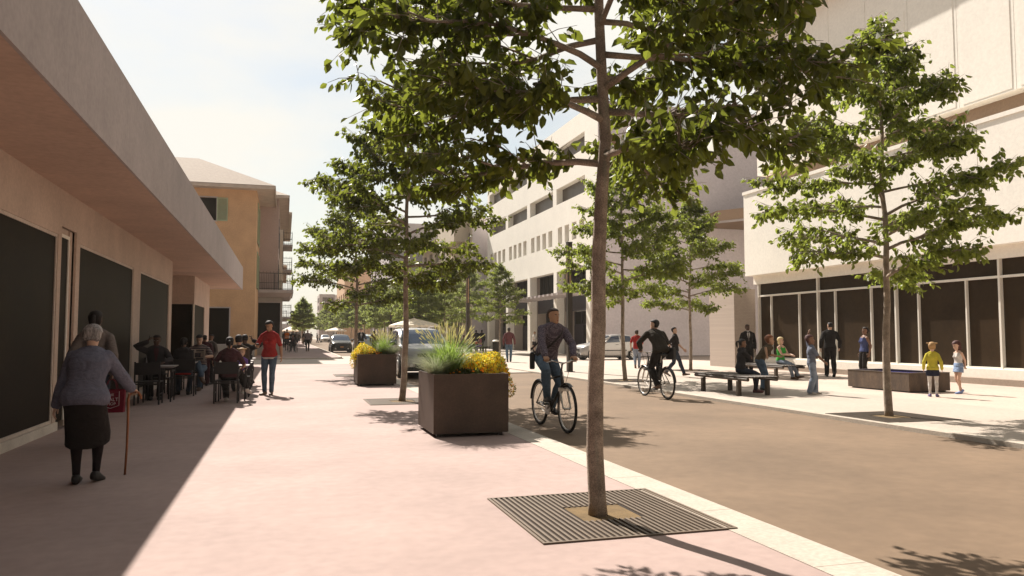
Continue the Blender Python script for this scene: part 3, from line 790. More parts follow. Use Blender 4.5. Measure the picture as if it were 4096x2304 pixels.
# ---------------------------------------------------------------- planters and their plants
CORT = mat('planter_bronze', (0.078, 0.051, 0.036), 0.55, 0.30, 2.4, spec=.3, grain=.08)
SOIL = mat('soil', (0.05, 0.035, 0.022), 0.95, 0.3, 8)
def planter(label, x, y):
    t = thing('planter', label, 'planter', (x, y, 0), 0, 'big square planters')
    w, d, h, th = .53, .62, .86, .03
    b = MB(); b.box(-w,w,-d,-d+th,.05,h); b.box(-w,w,d-th,d,.05,h); b.box(-w,-w+th,-d+th,d-th,.05,h); b.box(w-th,w,-d+th,d-th,.05,h); b.box(-w+th,w-th,-d+th,d-th,.05,.07)
    b.build('box', CORT, t)
    b = MB(); b.box(-w+th,w-th,-d+th,d-th,.6,.78); b.build('soil', SOIL, t)
    b = MB()
    for sx in (-1,1):
        for sy in (-1,1): b.box(sx*(w-.09)-.03,sx*(w-.09)+.03,sy*(d-.12)-.03,sy*(d-.12)+.03,0,.05)
    b.build('feet', IRON, t)
    return t
planter('big dark bronze planter nearest the camera, on the kerb side of the pavement', 2.49, 11.0)
planter('big dark bronze planter farther back, in front of the parked silver car', 2.46, 22.0)

BLADE = leaf_mat('grass_blade', (0.13, 0.20, 0.045), 0.4, (0.36, 0.52, 0.10))
SEED = leaf_mat('grass_seed', (0.78, 0.78, 0.52), 0.4, (0.88, 0.88, 0.55))
SILVER = leaf_mat('silver_leaf', (0.38, 0.43, 0.30), 0.3, (0.5, 0.56, 0.36))
YEL = leaf_mat('petal_yellow', (0.92, 0.74, 0.045), 0.42, (0.98, 0.85, 0.08))
ORG = leaf_mat('petal_orange', (0.85, 0.34, 0.015), 0.4, (0.92, 0.42, 0.02))
FOL = leaf_mat('bush_leaf', (0.20, 0.20, 0.03), 0.4, (0.45, 0.45, 0.06))
def blade(b, p, az, ln, lean, w, rng, k=0, n=5):
    d = Vector((math.cos(az), math.sin(az), 0)); s_ = Vector((-d.y, d.x, 0)); P = []
    for i in range(n+1):
        f = i/n; P.append(p + d*(lean*ln*f**1.8) + Vector((0,0,ln*(f - .28*lean*f**2.6))))
    vs = []; 
    for i, q in enumerate(P):
        ww = w*(1-i/n)**.6*.5+.0004; vs += [q - s_*ww, q + s_*ww]
    b.add(vs, [[2*i,2*i+1,2*i+3,2*i+2] for i in range(n)], k); return P[-1], (P[-1]-P[-2]).normalized()
def grass_clump(label, x, y, z, seed, n=760, ht=.64):
    rng = random.Random(seed); t = thing('ornamental_grass', label, 'plant', (x,y,z), 0, 'grass clumps in the planters')
    b = MB(); sd_ = MB()
    for i in range(n):
        az = rng.uniform(0,6.283); r = .11*math.sqrt(rng.random())
        blade(b, Vector((r*math.cos(az), r*math.sin(az), 0)), az+rng.uniform(-.5,.5), ht*rng.uniform(.55,1.1), rng.uniform(.12,1.0), .0075, rng)
    for i in range(150):
        az = rng.uniform(0,6.283); r = .08*math.sqrt(rng.random())
        tip, d = blade(b, Vector((r*math.cos(az), r*math.sin(az), 0)), az, ht*rng.uniform(.85,1.22), rng.uniform(.03,.55), .0045, rng)
        L = rng.uniform(.05,.11)
        sd_.tube([tip-d*.01, tip+d*L*.35, tip+d*L*.7, tip+d*L], [.0015,.0062,.005,.001], 5)
    b.build('blades', BLADE, t); sd_.build('seed_heads', SEED, t); return t
def flower_bush(label, x, y, z, seed, sx, sy, sz, n=2600, skirt=()):
    rng = random.Random(seed); t = thing('flower_bush', label, 'plant', (x,y,z), 0, 'yellow flower bushes in the planters')
    fo = MB(); fl = MB()
    def flower(p, nrm, r, k):
        a = nrm.orthogonal().normalized(); c = nrm.cross(a); ph = rng.uniform(0,6); pts = []
        for i in range(6):
            u = ph+math.pi*i/3; rr = r*(1 if i%2==0 else .62); pts.append(p + (a*math.cos(u)+c*math.sin(u))*rr + nrm*(.2*r if i%2==0 else 0))
        fl.add([p - nrm*r*.15]+pts, [[0,i+1,(i+1)%6+1] for i in range(6)], k)
    for i in range(n):
        v = rv(rng)
        if v.z < -.15: v.z = -v.z
        rad = rng.uniform(.55,1.0)**.5 * (1+.14*math.sin(5*v.x+seed)*math.cos(4*v.y))
        p = Vector((v.x*sx*rad, v.y*sy*rad, max(-.02, v.z*sz*rad)))
        if rng.random() < .74: flower(p*1.03, (v*.6+Vector((-.1,-.3,.2))+rv(rng)*.8).normalized(), rng.uniform(.015,.028), 1 if rng.random()<.13 else 0)
        else:
            d = (v+rv(rng)*.9).normalized(); leaf(fo, p, d, d.cross(rv(rng)).normalized(), rng.uniform(.03,.07), .018, .2)
    for (cx,cy,cz,r,m_) in skirt:
        for i in range(m_):
            v = rv(rng); p = Vector((cx+v.x*r*.5, cy+v.y*r, cz+v.z*r))
            if rng.random() < .6: flower(p, (v+Vector((0,-.5,.3))).normalized(), rng.uniform(.009,.018), 1 if rng.random()<.25 else 0)
            else:
                d = (v+rv(rng)).normalized(); leaf(fo, p, d, d.cross(rv(rng)).normalized(), .05, .012, .2)
    for i in range(420):
        az = rng.uniform(0,6.283); r = rng.uniform(0,.9); blade(fo, Vector((sx*r*math.cos(az), sy*r*math.sin(az), 0)), az, sz*rng.uniform(.6,1.15), rng.uniform(0,.35), .005, rng, n=3)
    fo.build('foliage', FOL, t); fl.build('blossoms', [YEL, ORG], t); return t
def silver_tuft(label, x, y, z, seed):
    rng = random.Random(seed); t = thing('silver_plant', label, 'plant', (x,y,z), 0, 'silvery tufts in the planters'); b = MB()
    for i in range(700):
        az = rng.uniform(0,6.283); blade(b, Vector((.05*math.cos(az),.05*math.sin(az),0)), az+rng.uniform(-.4,.4), rng.uniform(.25,.52), rng.uniform(.5,1.5), .005, rng)
    b.build('blades', SILVER, t); return t
def low_bush(label, x, y, z, seed):
    rng = random.Random(seed); t = thing('marigold_bush', label, 'plant', (x,y,z), 0, 'low marigolds in the planters'); b = MB(); f = MB()
    for i in range(900):
        v = rv(rng); v.z = abs(v.z); p = Vector((v.x*.30, v.y*.16, v.z*.14))*rng.uniform(.6,1); d = (v+rv(rng)).normalized(); leaf(b, p, d, d.cross(rv(rng)).normalized(), rng.uniform(.035,.06), .026, .2)
    for i in range(30):
        v = rv(rng); v.z = abs(v.z); p = Vector((v.x*.31, v.y*.17-.03, v.z*.15+.01)); f.ell(p, (.019,.019,.012), None, 7, 4)
    b.build('foliage', leaf_mat('low_leaf',(0.05,0.065,0.02),.3,(0.14,0.18,0.03)) if 'low_leaf' not in MATS else MATS['low_leaf'], t); f.build('blossoms', ORG, t); return t
grass_clump('tall green ornamental grass with pale seed heads in the nearest planter', 2.27, 10.85, .76, 3)
flower_bush('bushy yellow and orange flower mass spilling over the nearest planter', 2.80, 11.12, .74, 5, .43, .48, .40, 5200, ((.37,-.25,-.12,.13,260),))
silver_tuft('silvery arching tuft at the left edge of the nearest planter', 2.06, 10.75, .77, 6)
low_bush('low dark marigold bush along the front edge of the nearest planter', 2.50, 10.66, .77, 8)
grass_clump('tall green ornamental grass with pale seed heads in the farther planter', 2.68, 21.85, .76, 13, 460)
flower_bush('bushy yellow flower mass hanging over the farther planter', 2.18, 22.05, .74, 15, .40, .52, .38, 3800, ((-.34,-.2,-.12,.14,200),))
silver_tuft('silvery arching tuft at the right edge of the farther planter', 2.9, 21.75, .77, 16)
low_bush('low dark marigold bush along the front edge of the farther planter', 2.4, 21.66, .77, 18)

# ---------------------------------------------------------------- cafe tables and chairs
CHAIR = mat('chair_black_steel', (0.022, 0.018, 0.018), 0.55, 0.1, 5)
WOODO = mat('seat_orange_wood', (0.25, 0.085, 0.03), 0.6, 0.15, 6)
TTOP = mat('table_grey_top', (0.33, 0.31, 0.30), 0.6, 0.08, 3)
def chair(label, x, y, rz, group='black cafe chairs'):
    """back towards -Y when rz = 0"""
    t = thing('cafe_chair', label, 'chair', (x,y,0), rz, group); w=.225; d=.22
    for sx in (-1,1):
        b = MB(); b.box(sx*w-.015,sx*w+.015,-d-.015,-d+.015,0,.86); b.build('leg', CHAIR, t)
        b = MB(); b.box(sx*w-.015,sx*w+.015,d-.015,d+.015,0,.44); b.build('leg', CHAIR, t)
    b = MB(); b.rbox(-w-.012,w+.012,-d+.016,d+.03,.44,.465,.006); b.build('seat', CHAIR, t)
    b = MB(); b.rbox(-w+.016,w-.016,-d-.012,-d+.010,.60,.84,.004); b.build('backrest', CHAIR, t)
    b = MB(); b.box(-w+.016,w-.016,-d-.01,-d+.01,.40,.43); b.box(-w-.008,-w+.008,-d+.016,d-.016,.2,.22); b.box(w-.008,w+.008,-d+.016,d-.016,.2,.22); b.build('stretcher', CHAIR, t)
    return t
def table(label, x, y, s=.33, group='square cafe tables'):
    t = thing('cafe_table', label, 'table', (x,y,0), 0, group)
    b = MB(); b.loft([[(-s+.05,-s+.05,.705),(s-.05,-s+.05,.705),(s-.05,s-.05,.705),(-s+.05,s-.05,.705)],[(-s,-s,.735),(s,-s,.735),(s,s,.735),(-s,s,.735)],[(-s,-s,.75),(s,-s,.75),(s,s,.75),(-s,s,.75)]]); b.build('tabletop', TTOP, t)
    for sx in (-1,1):
        for sy in (-1,1):
            b = MB(); q = s-.07; b.box(sx*q-.014,sx*q+.014,sy*q-.014,sy*q+.014,0,.704); b.build('leg', CHAIR, t)
    b = MB(); q=s-.07
    for sx in (-1,1): b.box(sx*q-.01,sx*q+.01,-q+.015,q-.015,.62,.66)
    b.build('stretcher', CHAIR, t)
    return t
chair('empty black chair with its back to the camera, before the man on the phone', -2.62, 17.08, 0)
table('nearest table of the wall row, in front of the man on the phone', -2.52, 17.75)
chair('black chair under the man on the phone by the shop window', -2.62, 18.45, math.pi)
chair('black chair under the woman in the dark hooded jacket', -2.2, 19.25, 0)
table('second table of the wall row, before the hooded woman', -2.35, 19.95)
chair('black chair under the man reading the newspaper', -2.25, 21.3, math.pi)
table('farthest table of the wall row, behind the newspaper reader', -2.45, 22.1)
chair('empty black chair pushed to the wall behind the phone man', -2.95, 20.3, R(-90))
chair('black chair under the woman with the maroon hooded top', -1.13, 17.0, 0)
table('nearest table of the kerb row, before the maroon topped woman', -1.05, 17.62)
table('second table of the kerb row, beside the little girl in purple', -1.05, 19.2)
chair('black chair under the little girl in purple', -.98, 18.6, math.pi)
chair('black chair under the man in the brown jacket', -1.12, 19.85, 0)
table('third table of the kerb row, before the brown jacket man', -1.08, 20.7)
chair('black chair under the man in the dark suit with a phone', -1.05, 21.9, 0)
table('farthest table of the kerb row', -1.1, 22.75)

# ---------------------------------------------------------------- plaza benches, fountain box, posts, umbrellas, bins
BWOOD = mat('bench_dark_wood', (0.055, 0.038, 0.024), 0.55, 0.2, 6)
def bench(label, x, y, rz, L=3.2):
    """slatted platform bench, long axis = local Y"""
    t = thing('slatted_bench', label, 'bench', (x,y,0), rz, 'slatted plaza benches')
    w = .42
    for sx in (-1, 1):
        for sy in (-1, 1):
            b = MB(); b.rbox(sx*w*.9-.046, sx*w*.9+.046, sy*(L/2-.42)-.046, sy*(L/2-.42)+.046, 0, .345, .006); b.build('leg', BWOOD, t)
        b = MB(); b.tube([(sx*w*.9, -L/2+.05, .385), (sx*w*.9, L/2-.05, .39)], .040, 12); b.build('beam', BWOOD, t)
    b = MB(); n = 9
    for i in range(n):
        a = -w + 2*w*i/n
        b.rbox(a+.008, a+2*w/n-.008, -L/2, L/2, .431, .455, .005)
    b.build('seat', BWOOD, t)
    return t
bench('dark slatted bench in front, with the hooded young woman sitting on its end', 10.40, 16.3, 0, 2.4)
bench('dark slatted bench behind, with the blonde woman in green', 15.2, 21.75, 0, 2.6)
FOUNT = mat('corten_panel', (0.115, 0.078, 0.052), 0.7, 0.45, 3.0, grain=.1, col2=(0.05,0.036,0.027), stretch=(1,1,.35))
f = thing('fountain_box', 'low dark rusty fountain box beside the girl in the yellow top', 'fountain', (15.1, 16.2, 0))
b = MB()
for i,(x0,x1,y0,y1) in enumerate(((-.62,.62,-1.05,-1.02),(-.62,.62,1.02,1.05),(-.62,-.59,-1.02,1.02),(.59,.62,-1.02,1.02))): b.box(x0,x1,y0,y1,.03,.47)
b.build('side_panel', FOUNT, f)
b = MB(); b.box(-.55,.55,-.98,.98,0,.03); b.build('base', IRON, f)
b = MB(); b.box(-.588,.588,-1.018,1.018,.40,.43); b.build('water', mat('blue_water',(0.02,0.025,0.28),0.08,0.1,3,spec=.6), f)
b = MB()
for (x0,x1,y0,y1) in ((-.63,.63,-1.06,-1.0),(-.63,.63,1.0,1.06),(-.63,-.57,-1.0,1.0),(.57,.63,-1.0,1.0)): b.box(x0,x1,y0,y1,.471,.482)
b.build('rim', mat('rim_metal',(0.25,0.22,0.2),.4,metal=.6), f)

POST = mat('post_bronze', (0.036, 0.026, 0.018), 0.5, 0.15, 3)
def light_post(label, x, y, h=4.9):
    t = thing('light_post', label, 'lamp post', (x,y,0), 0, 'square bronze light posts')
    b = MB(); b.box(-.095,.095,-.095,.095,.02,h); b.build('pole', POST, t)
    b = MB(); b.box(-.16,.16,-.16,.16,0,.02); b.build('base_plate', POST, t)
    b = MB(); b.box(-.099,-.0952,-.03,.03,h-1.6,h-.15); b.box(-.03,.03,-.099,-.0952,h-1.6,h-.15); b.build('light_strip', mat('strip_lens',(0.35,0.22,0.12),.4), t)
    b = MB(); b.box(-.105,.105,-.105,.105,h,h+.03); b.build('cap', POST, t)
light_post('tall square bronze light post behind the cyclist with the shoulder bag', 10.35, 27.3)
light_post('square bronze light post rising behind the parked silver car', 10.45, 44.6)
light_post('square bronze light post near the big white umbrella', 10.45, 62.0)
light_post('farthest bronze light post among the avenue trees', 10.45, 79.0)
UMB = leaf_mat('umbrella_white', (0.86, 0.84, 0.78), 0.25, (0.9, 0.86, 0.76))
def umbrella(label, x, y, s=1.75, z0=2.15, z1=2.72):
    t = thing('market_umbrella', label, 'umbrella', (x,y,0), 0, 'white market umbrellas')
    b = MB(); c = [(-s,-s,z0),(s,-s,z0),(s,s,z0),(-s,s,z0)]
    for i in range(4):
        p, q = c[i], c[(i+1)%4]; k = 6
        for j in range(k):
            r0, r1 = 1-j/k, 1-(j+1)/k; zf = lambda r: z0+(z1-z0)*(1-r)**.85
            P = lambda v, r: (v[0]*r, v[1]*r, zf(r))
            b.quad(P(p,r0),P(q,r0),P(q,r1),P(p,r1))
        b.quad(p,q,(q[0]*1.005,q[1]*1.005,z0-.16),(p[0]*1.005,p[1]*1.005,z0-.16))
    b.build('canopy', UMB, t)
    b = MB(); b.tube([(0,0,.05),(0,0,z1+.12)],.028,8); b.build('pole', WTRIM, t)
    b = MB(); b.rbox(-.32,.32,-.32,.32,0,.07,.01); b.build('base', CONC, t)
    b = MB()
    for dx,dy in ((1,1),(1,-1),(-1,1),(-1,-1)): b.tube([(0,0,z1-.1),(dx*s*.97,dy*s*.97,z0+.01)],.012,4)
    b.build('ribs', WTRIM, t)
umbrella('big white square umbrella behind the parked silver car', 8.9+.9, 60.5, 1.75)
umbrella('white umbrella farther down the avenue behind the dark car', 8.0, 128, 1.6, 2.1, 2.6)
umbrella('distant white umbrella on the far left pavement', .9, 136, 1.4, 2.1, 2.8)
def bin_(label, x, y):
    t = thing('litter_bin', label, 'bin', (x,y,0), 0)
    b = MB()
    for i in range(14):
        a = 2*math.pi*i/14; b.obox((.25*math.cos(a),.25*math.sin(a),.45),.006,.045,.40,Matrix.Rotation(a,3,'Z'))
    b.build('slats', POST, t)
    b = MB(); b.lathe((0,0,0),(0,0,1),[(.22,.03),(.22,.84)],14); b.build('liner', IRON, t)
    b = MB(); b.lathe((0,0,.86),(0,0,1),[(.29,0),(.29,.04),(.2,.12),(.05,.14)],16); b.build('lid', WTRIM, t)
bin_('slatted litter bin with a pale lid beside the seated couple', 16.0, 58.6)
bench('dark slatted bench under the seated couple with the red ball', 15.0, 60.5, R(90), 2.0)
# ---------------------------------------------------------------- cars
TYRE = mat('tyre_rubber', (0.018,0.016,0.015), 0.85, .1, 5)
RIMM = mat('alloy_rim', (0.55,0.53,0.50), 0.35, .05, 5, metal=.7)
CHROME = mat('chrome', (0.7,0.68,0.65), 0.2, .03, 5, metal=.9)
CGLASS = mat('car_glass', (0.030,0.050,0.085), 0.08, .2, 2, spec=.6)
LAMP = mat('headlight_lens', (0.62,0.62,0.62), 0.15, .05, 5, spec=.7)
TAIL = mat('tail_light', (0.35,0.02,0.015), 0.3, .05, 5)
BLKP = mat('black_plastic', (0.02,0.018,0.017), 0.5, .1, 5)
def lerp(a, b, t): return a + (b-a)*t
def interp(tab, x):
    if x <= tab[0][0]: return tab[0][1]
    for (x0,y0),(x1,y1) in zip(tab, tab[1:]):
        if x <= x1: return lerp(y0,y1,(x-x0)/(x1-x0))
    return tab[-1][1]
def car(name, label, paint, loc, rz, S, group=None, rails=False, plate=False):
    """S: dict of profile tables along local Y (front = -Y). belt(y), roof(y), half width w(y)"""
    t = thing(name, label, 'car', loc, rz, group)
    L = S['L']; belt, roof, wid = S['belt'], S['roof'], S['wid']; sill = S.get('sill', .24); wr = S['wr']; ax = S['axles']; tumble = S.get('tumble', .16)
    ys = sorted(set([round(-L/2 + L*i/44, 4) for i in range(45)]))
    def sect(y):
        zb, zr, w = interp(belt,y), interp(roof,y), interp(wid,y)
        zs = lerp(sill, sill+.10, min(1, max(0, (abs(y)-L/2+.35)/.35)))
        P = []
        # lower flank
        P += [(w*.86, zs), (w*.975, zs+.06), (w*1.0, lerp(zs,zb,.45)), (w*.985, lerp(zs,zb,.8)), (w*.955, zb)]
        h = zr-zb
        if h > .02:
            wt = w*.955 - tumble*min(1,h/.45)
            P += [(lerp(w*.945,wt,.5), zb+h*.5), (wt, zb+h*.88), (wt*.86, zb+h*.975), (wt*.45, zr+.012), (0, zr+.018)]
        else:
            P += [(w*.9, zb+.018), (w*.8, zb+.035), (w*.62, zb+.05), (w*.32, zb+.058), (0, zb+.062)]
        return P
    b = MB(); rings = []
    for y in ys:
        P = sect(y); ring = [(x,y,z) for x,z in P] + [(-x,y,z) for x,z in P[-2::-1]]
        rings.append(ring)
    b.loft(rings, True, True, closed=False)
    body = b.build('body', paint, t, smooth=True, auto=40)
    b = MB(); b.box(-interp(wid,0)*.84, interp(wid,0)*.84, -L/2+.25, L/2-.2, sill-.06, sill+.02); b.build('underbody', BLKP, t)
    # windows sampled on the skin, a little proud
    def skin(y, f, sgn, off=.008):
        zb, zr, w = interp(belt,y), interp(roof,y), interp(wid,y); h = zr-zb
        wt = w*.955 - tumble*min(1,h/.45)
        if f < .5: x = lerp(w*.955, lerp(w*.945,wt,.5), f/.5)
        else: x = lerp(lerp(w*.945,wt,.5), wt, (f-.5)/.38)
        return (sgn*(x+off), y, zb+h*f)
    for (y0,y1,y0t,y1t) in S['side_windows']:
        for sgn in (-1,1):
            b = MB(); n=6; rows=4; vs=[]
            for j in range(rows+1):
                f = .06+.76*j/rows; a0 = lerp(y0,y0t,j/rows); a1 = lerp(y1,y1t,j/rows)
                for i in range(n+1): vs.append(skin(lerp(a0,a1,i/n), f, sgn))
            fs = [[j*(n+1)+i, j*(n+1)+i+1, (j+1)*(n+1)+i+1, (j+1)*(n+1)+i] for j in range(rows) for i in range(n)]
            b.add(vs, fs); b.build('window', CGLASS, t)
    for nm, (ya, yb) in (('windscreen', S['front_glass']), ('rear_window', S['rear_glass'])):
        b = MB(); n = 8; rows = 6; vs = []
        sg = -1 if nm == 'windscreen' else 1
        for j in range(rows+1):
            y = lerp(ya, yb, j/rows); zr = interp(roof,y); zb = interp(belt,y); w = interp(wid,y); wt = w*.955 - tumble*min(1,(zr-zb)/.45)
            for i in range(n+1):
                u = -1+2*i/n; x = u*wt*.90
                vs.append((x, y+sg*.012, zr + .018*(1-abs(u)) + .012))
        b.add(vs, [[j*(n+1)+i, j*(n+1)+i+1, (j+1)*(n+1)+i+1, (j+1)*(n+1)+i] for j in range(rows) for i in range(n)])
        b.build(nm, CGLASS, t)
    for ay in ax:
        for sgn in (-1,1):
            w = interp(wid, ay)
            b = MB(); b.lathe((sgn*(w*.93), ay, wr+.03), (sgn,0,0), [(wr+.055,-.12),(wr+.055,.075*w)], 26); b.build('wheel_arch', BLKP, t)
            b = MB(); b.lathe((sgn*(w*.93), ay, wr), (sgn,0,0), [(wr*.70,-.12),(wr*.96,-.11),(wr,-.07),(wr,.05),(wr*.96,.085),(wr*.70,.09)], 28); wh = b.build('wheel', TYRE, t, smooth=True, auto=35)
            b = MB(); c = Vector((sgn*(w*.93)+sgn*.093, ay, wr))
            for k in range(9):
                a = 2*math.pi*k/9; b.obox(c+Vector((0,math.cos(a),math.sin(a)))*wr*.38, .010, .024, wr*.30, Matrix.Rotation(a-math.pi/2,3,'X'))
            b.lathe(tuple(c), (sgn,0,0), [(wr*.14,-.01),(wr*.14,.016),(wr*.04,.02)], 10)
            b.ring(c, (1,0,0), wr*.655, wr*.045, 26, 5)
            r_ = b.build('rim', RIMM, t); r_.parent = wh
    yf = -L/2
    for sgn in (-1,1):
        w = interp(wid, yf+.18); zb = interp(belt, yf+.28)
        b = MB(); vs = [(sgn*w*.60, yf+S['lamp'][0], zb-.19),(sgn*w*1.0, yf+S['lamp'][1], zb-.12),(sgn*w*1.0, yf+S['lamp'][1]+.12, zb+.0),(sgn*w*.72, yf+S['lamp'][0]+.12, zb+.005)]
        o_ = Vector((sgn*.02,-.035,.02)); vs = [Vector(v)+o_ for v in vs]; b.add(vs+[v-o_*2.5 for v in vs], [[0,1,2,3],[0,4,5,1],[1,5,6,2],[2,6,7,3],[3,7,4,0]]); b.build('headlight', LAMP, t)
        w2 = interp(wid, L/2-.15); zb2 = interp(belt, L/2-.2)
        b = MB(); b.rbox(sgn*w2*.80, sgn*w2*.99, L/2-.20, L/2-.01, zb2-.30, zb2-.04, .02); b.build('tail_light', TAIL, t)
        ym = S['mirror']; zm = interp(belt, ym)+.06; wm = interp(wid, ym)
        b = MB(); b.ell((sgn*(wm+.10), ym, zm), (.11,.06,.075)); b.box(sgn*wm*.93, sgn*(wm+.04), ym-.02, ym+.02, zm-.05, zm-.02); b.build('mirror', S.get('mirror_mat', BLKP), t, smooth=True)
        b = MB(); yy = S['handle']; zh = interp(belt,yy)-.11; b.box(sgn*(interp(wid,yy)*.985), sgn*(interp(wid,yy)*.985+.022), yy-.09, yy+.09, zh-.012, zh+.012); b.build('handle', S.get('handle_mat', BLKP), t)
        b = MB(); zz = S['trim']; b.box(sgn*(interp(wid,0)*1.0-.004), sgn*(interp(wid,0)*1.0+.012), ax[0]+wr+.12, ax[1]-wr-.12, zz, zz+.055); b.build('door_trim', BLKP, t)
        for yd in S['door_lines']:
            b = MB(); vs=[]
            for zf in (sill+.1, lerp(sill,interp(belt,yd),.45), interp(belt,yd)):
                x = interp(wid,yd)*(1.0 if zf<interp(belt,yd)-.05 else .957)+.004; vs += [(sgn*x, yd-.006, zf),(sgn*x, yd+.006, zf)]
            b.add(vs, [[0,1,3,2],[2,3,5,4]]); b.build('door_seam', BLKP, t)
    w = interp(wid, yf+.05); zb = interp(belt, yf+.15)
    b = MB(); b.rbox(-w*.52, w*.52, yf-.022, yf+.10, zb-.22, zb-.10, .012); b.build('grille', BLKP, t)
    b = MB(); b.rbox(-w*.62, w*.62, yf-.028, yf+.10, sill+.06, sill+.20, .015); b.rbox(-w*.9, w*.9, yf-.01, yf+.10, sill-.02, sill+.05, .015); b.build('bumper_intake', BLKP, t)
    b = MB(); b.rbox(-.13, .13, yf-.045, yf-.028, sill+.22, sill+.32, .003); b.build('licence_plate', mat('plate_orange',(0.45,0.22,0.08)) if plate else mat('plate_pale',(0.6,0.58,0.5)), t)
    for sgn in (-1,1):
        b = MB(); b.lathe((sgn*w*.78, yf+.02, sill+.14),(0,-1,0),[(.055,-.03),(.055,.03),(.03,.035)],12); b.build('fog_lamp', LAMP, t)
    if rails:
        for sgn in (-1,1):
            b = MB(); pts=[]
            for i in range(9):
                y = lerp(S['rail'][0],S['rail'][1],i/8); pts.append((sgn*S['rail'][2], y, interp(roof,y)+(.07 if 0<i<8 else .0)))
            b.tube(pts,.016,6); b.build('roof_rail', CHROME, t)
    return t
HATCH = dict(L=3.9, sill=.20, wr=.315, axles=(-1.25,1.28), lamp=(.10,.22), mirror=-.55, handle=.22, trim=.52, tumble=.17,
  belt=[(-1.95,.62),(-1.85,.74),(-1.6,.83),(-1.0,.93),(-.4,.97),(1.2,1.02),(1.75,1.04),(1.88,.98),(1.95,.80)],
  roof=[(-1.95,.62),(-1.85,.74),(-1.6,.83),(-1.0,.935),(-.35,1.30),(-.05,1.43),(.5,1.475),(1.1,1.43),(1.45,1.33),(1.80,1.06),(1.88,.98),(1.95,.80)],
  wid=[(-1.95,.58),(-1.85,.70),(-1.6,.79),(-1.1,.83),(0,.845),(1.2,.835),(1.7,.79),(1.9,.70),(1.95,.62)],
  side_windows=[(-.62,.42,-.10,.40),(.50,1.30,.49,1.12)], front_glass=(-.98,-.14), rear_glass=(1.76,1.46), door_lines=(-.62,.46))
SUV = dict(L=4.5, sill=.30, wr=.36, axles=(-1.38,1.40), lamp=(.06,.18), mirror=-.72, handle=.05, trim=.58, tumble=.13,
  belt=[(-2.25,.78),(-2.15,.92),(-1.9,1.0),(-1.2,1.07),(-.6,1.10),(1.8,1.14),(2.15,1.12),(2.25,.95)],
  roof=[(-2.25,.78),(-2.15,.92),(-1.9,1.0),(-1.15,1.075),(-.5,1.50),(-.2,1.64),(.4,1.69),(1.3,1.67),(1.8,1.60),(2.1,1.25),(2.15,1.12),(2.25,.95)],
  wid=[(-2.25,.72),(-2.15,.82),(-1.9,.88),(-1.2,.915),(0,.925),(1.5,.915),(2.05,.87),(2.25,.78)],
  side_windows=[(-.70,.12,-.28,.10),(.20,.98,.20,.96),(1.06,1.75,1.06,1.5)], front_glass=(-1.12,-.27), rear_glass=(2.08,1.82), door_lines=(-.75,.16,1.02), rail=(-.1,1.55,.62))
MINI = dict(HATCH, L=3.9)
SILV = mat('silver_paint', (0.36,0.352,0.34), 0.28, .03, 3, metal=.45, spec=.5, grain=.01)
BLK = mat('black_olive_paint', (0.045,0.040,0.027), 0.2, .05, 3, metal=.35, spec=.6, grain=.01)
WHP = mat('white_paint', (0.66,0.65,0.62), 0.3, .03, 3, spec=.5, grain=.01)
BLUEP = mat('pale_blue_paint', (0.42,0.50,0.55), 0.3, .03, 3, spec=.5, grain=.01)
car('parked_car', 'silver estate car with roof rails parked behind the planters, its front towards the camera', SILV, (4.62, 27.5, -.055), R(0), dict(SUV), rails=True)
car('moving_car', 'small black hatchback coming head on down the street', BLK, (4.45, 65.3, -.055), 0, dict(HATCH, mirror_mat=BLKP), plate=True)
car('moving_car', 'silver three door hatchback seen from its side before the blank grey wall', SILV, (18.25, 41.9, -.05), R(-87), dict(HATCH, mirror_mat=SILV))
car('moving_car', 'white car far down the avenue', WHP, (9.6-2.2, 150, -.05), 0, dict(HATCH))
car('parked_car', 'pale blue car half hidden behind the man in the flat cap', BLUEP, (7.0, 72, -.05), R(180), dict(HATCH))

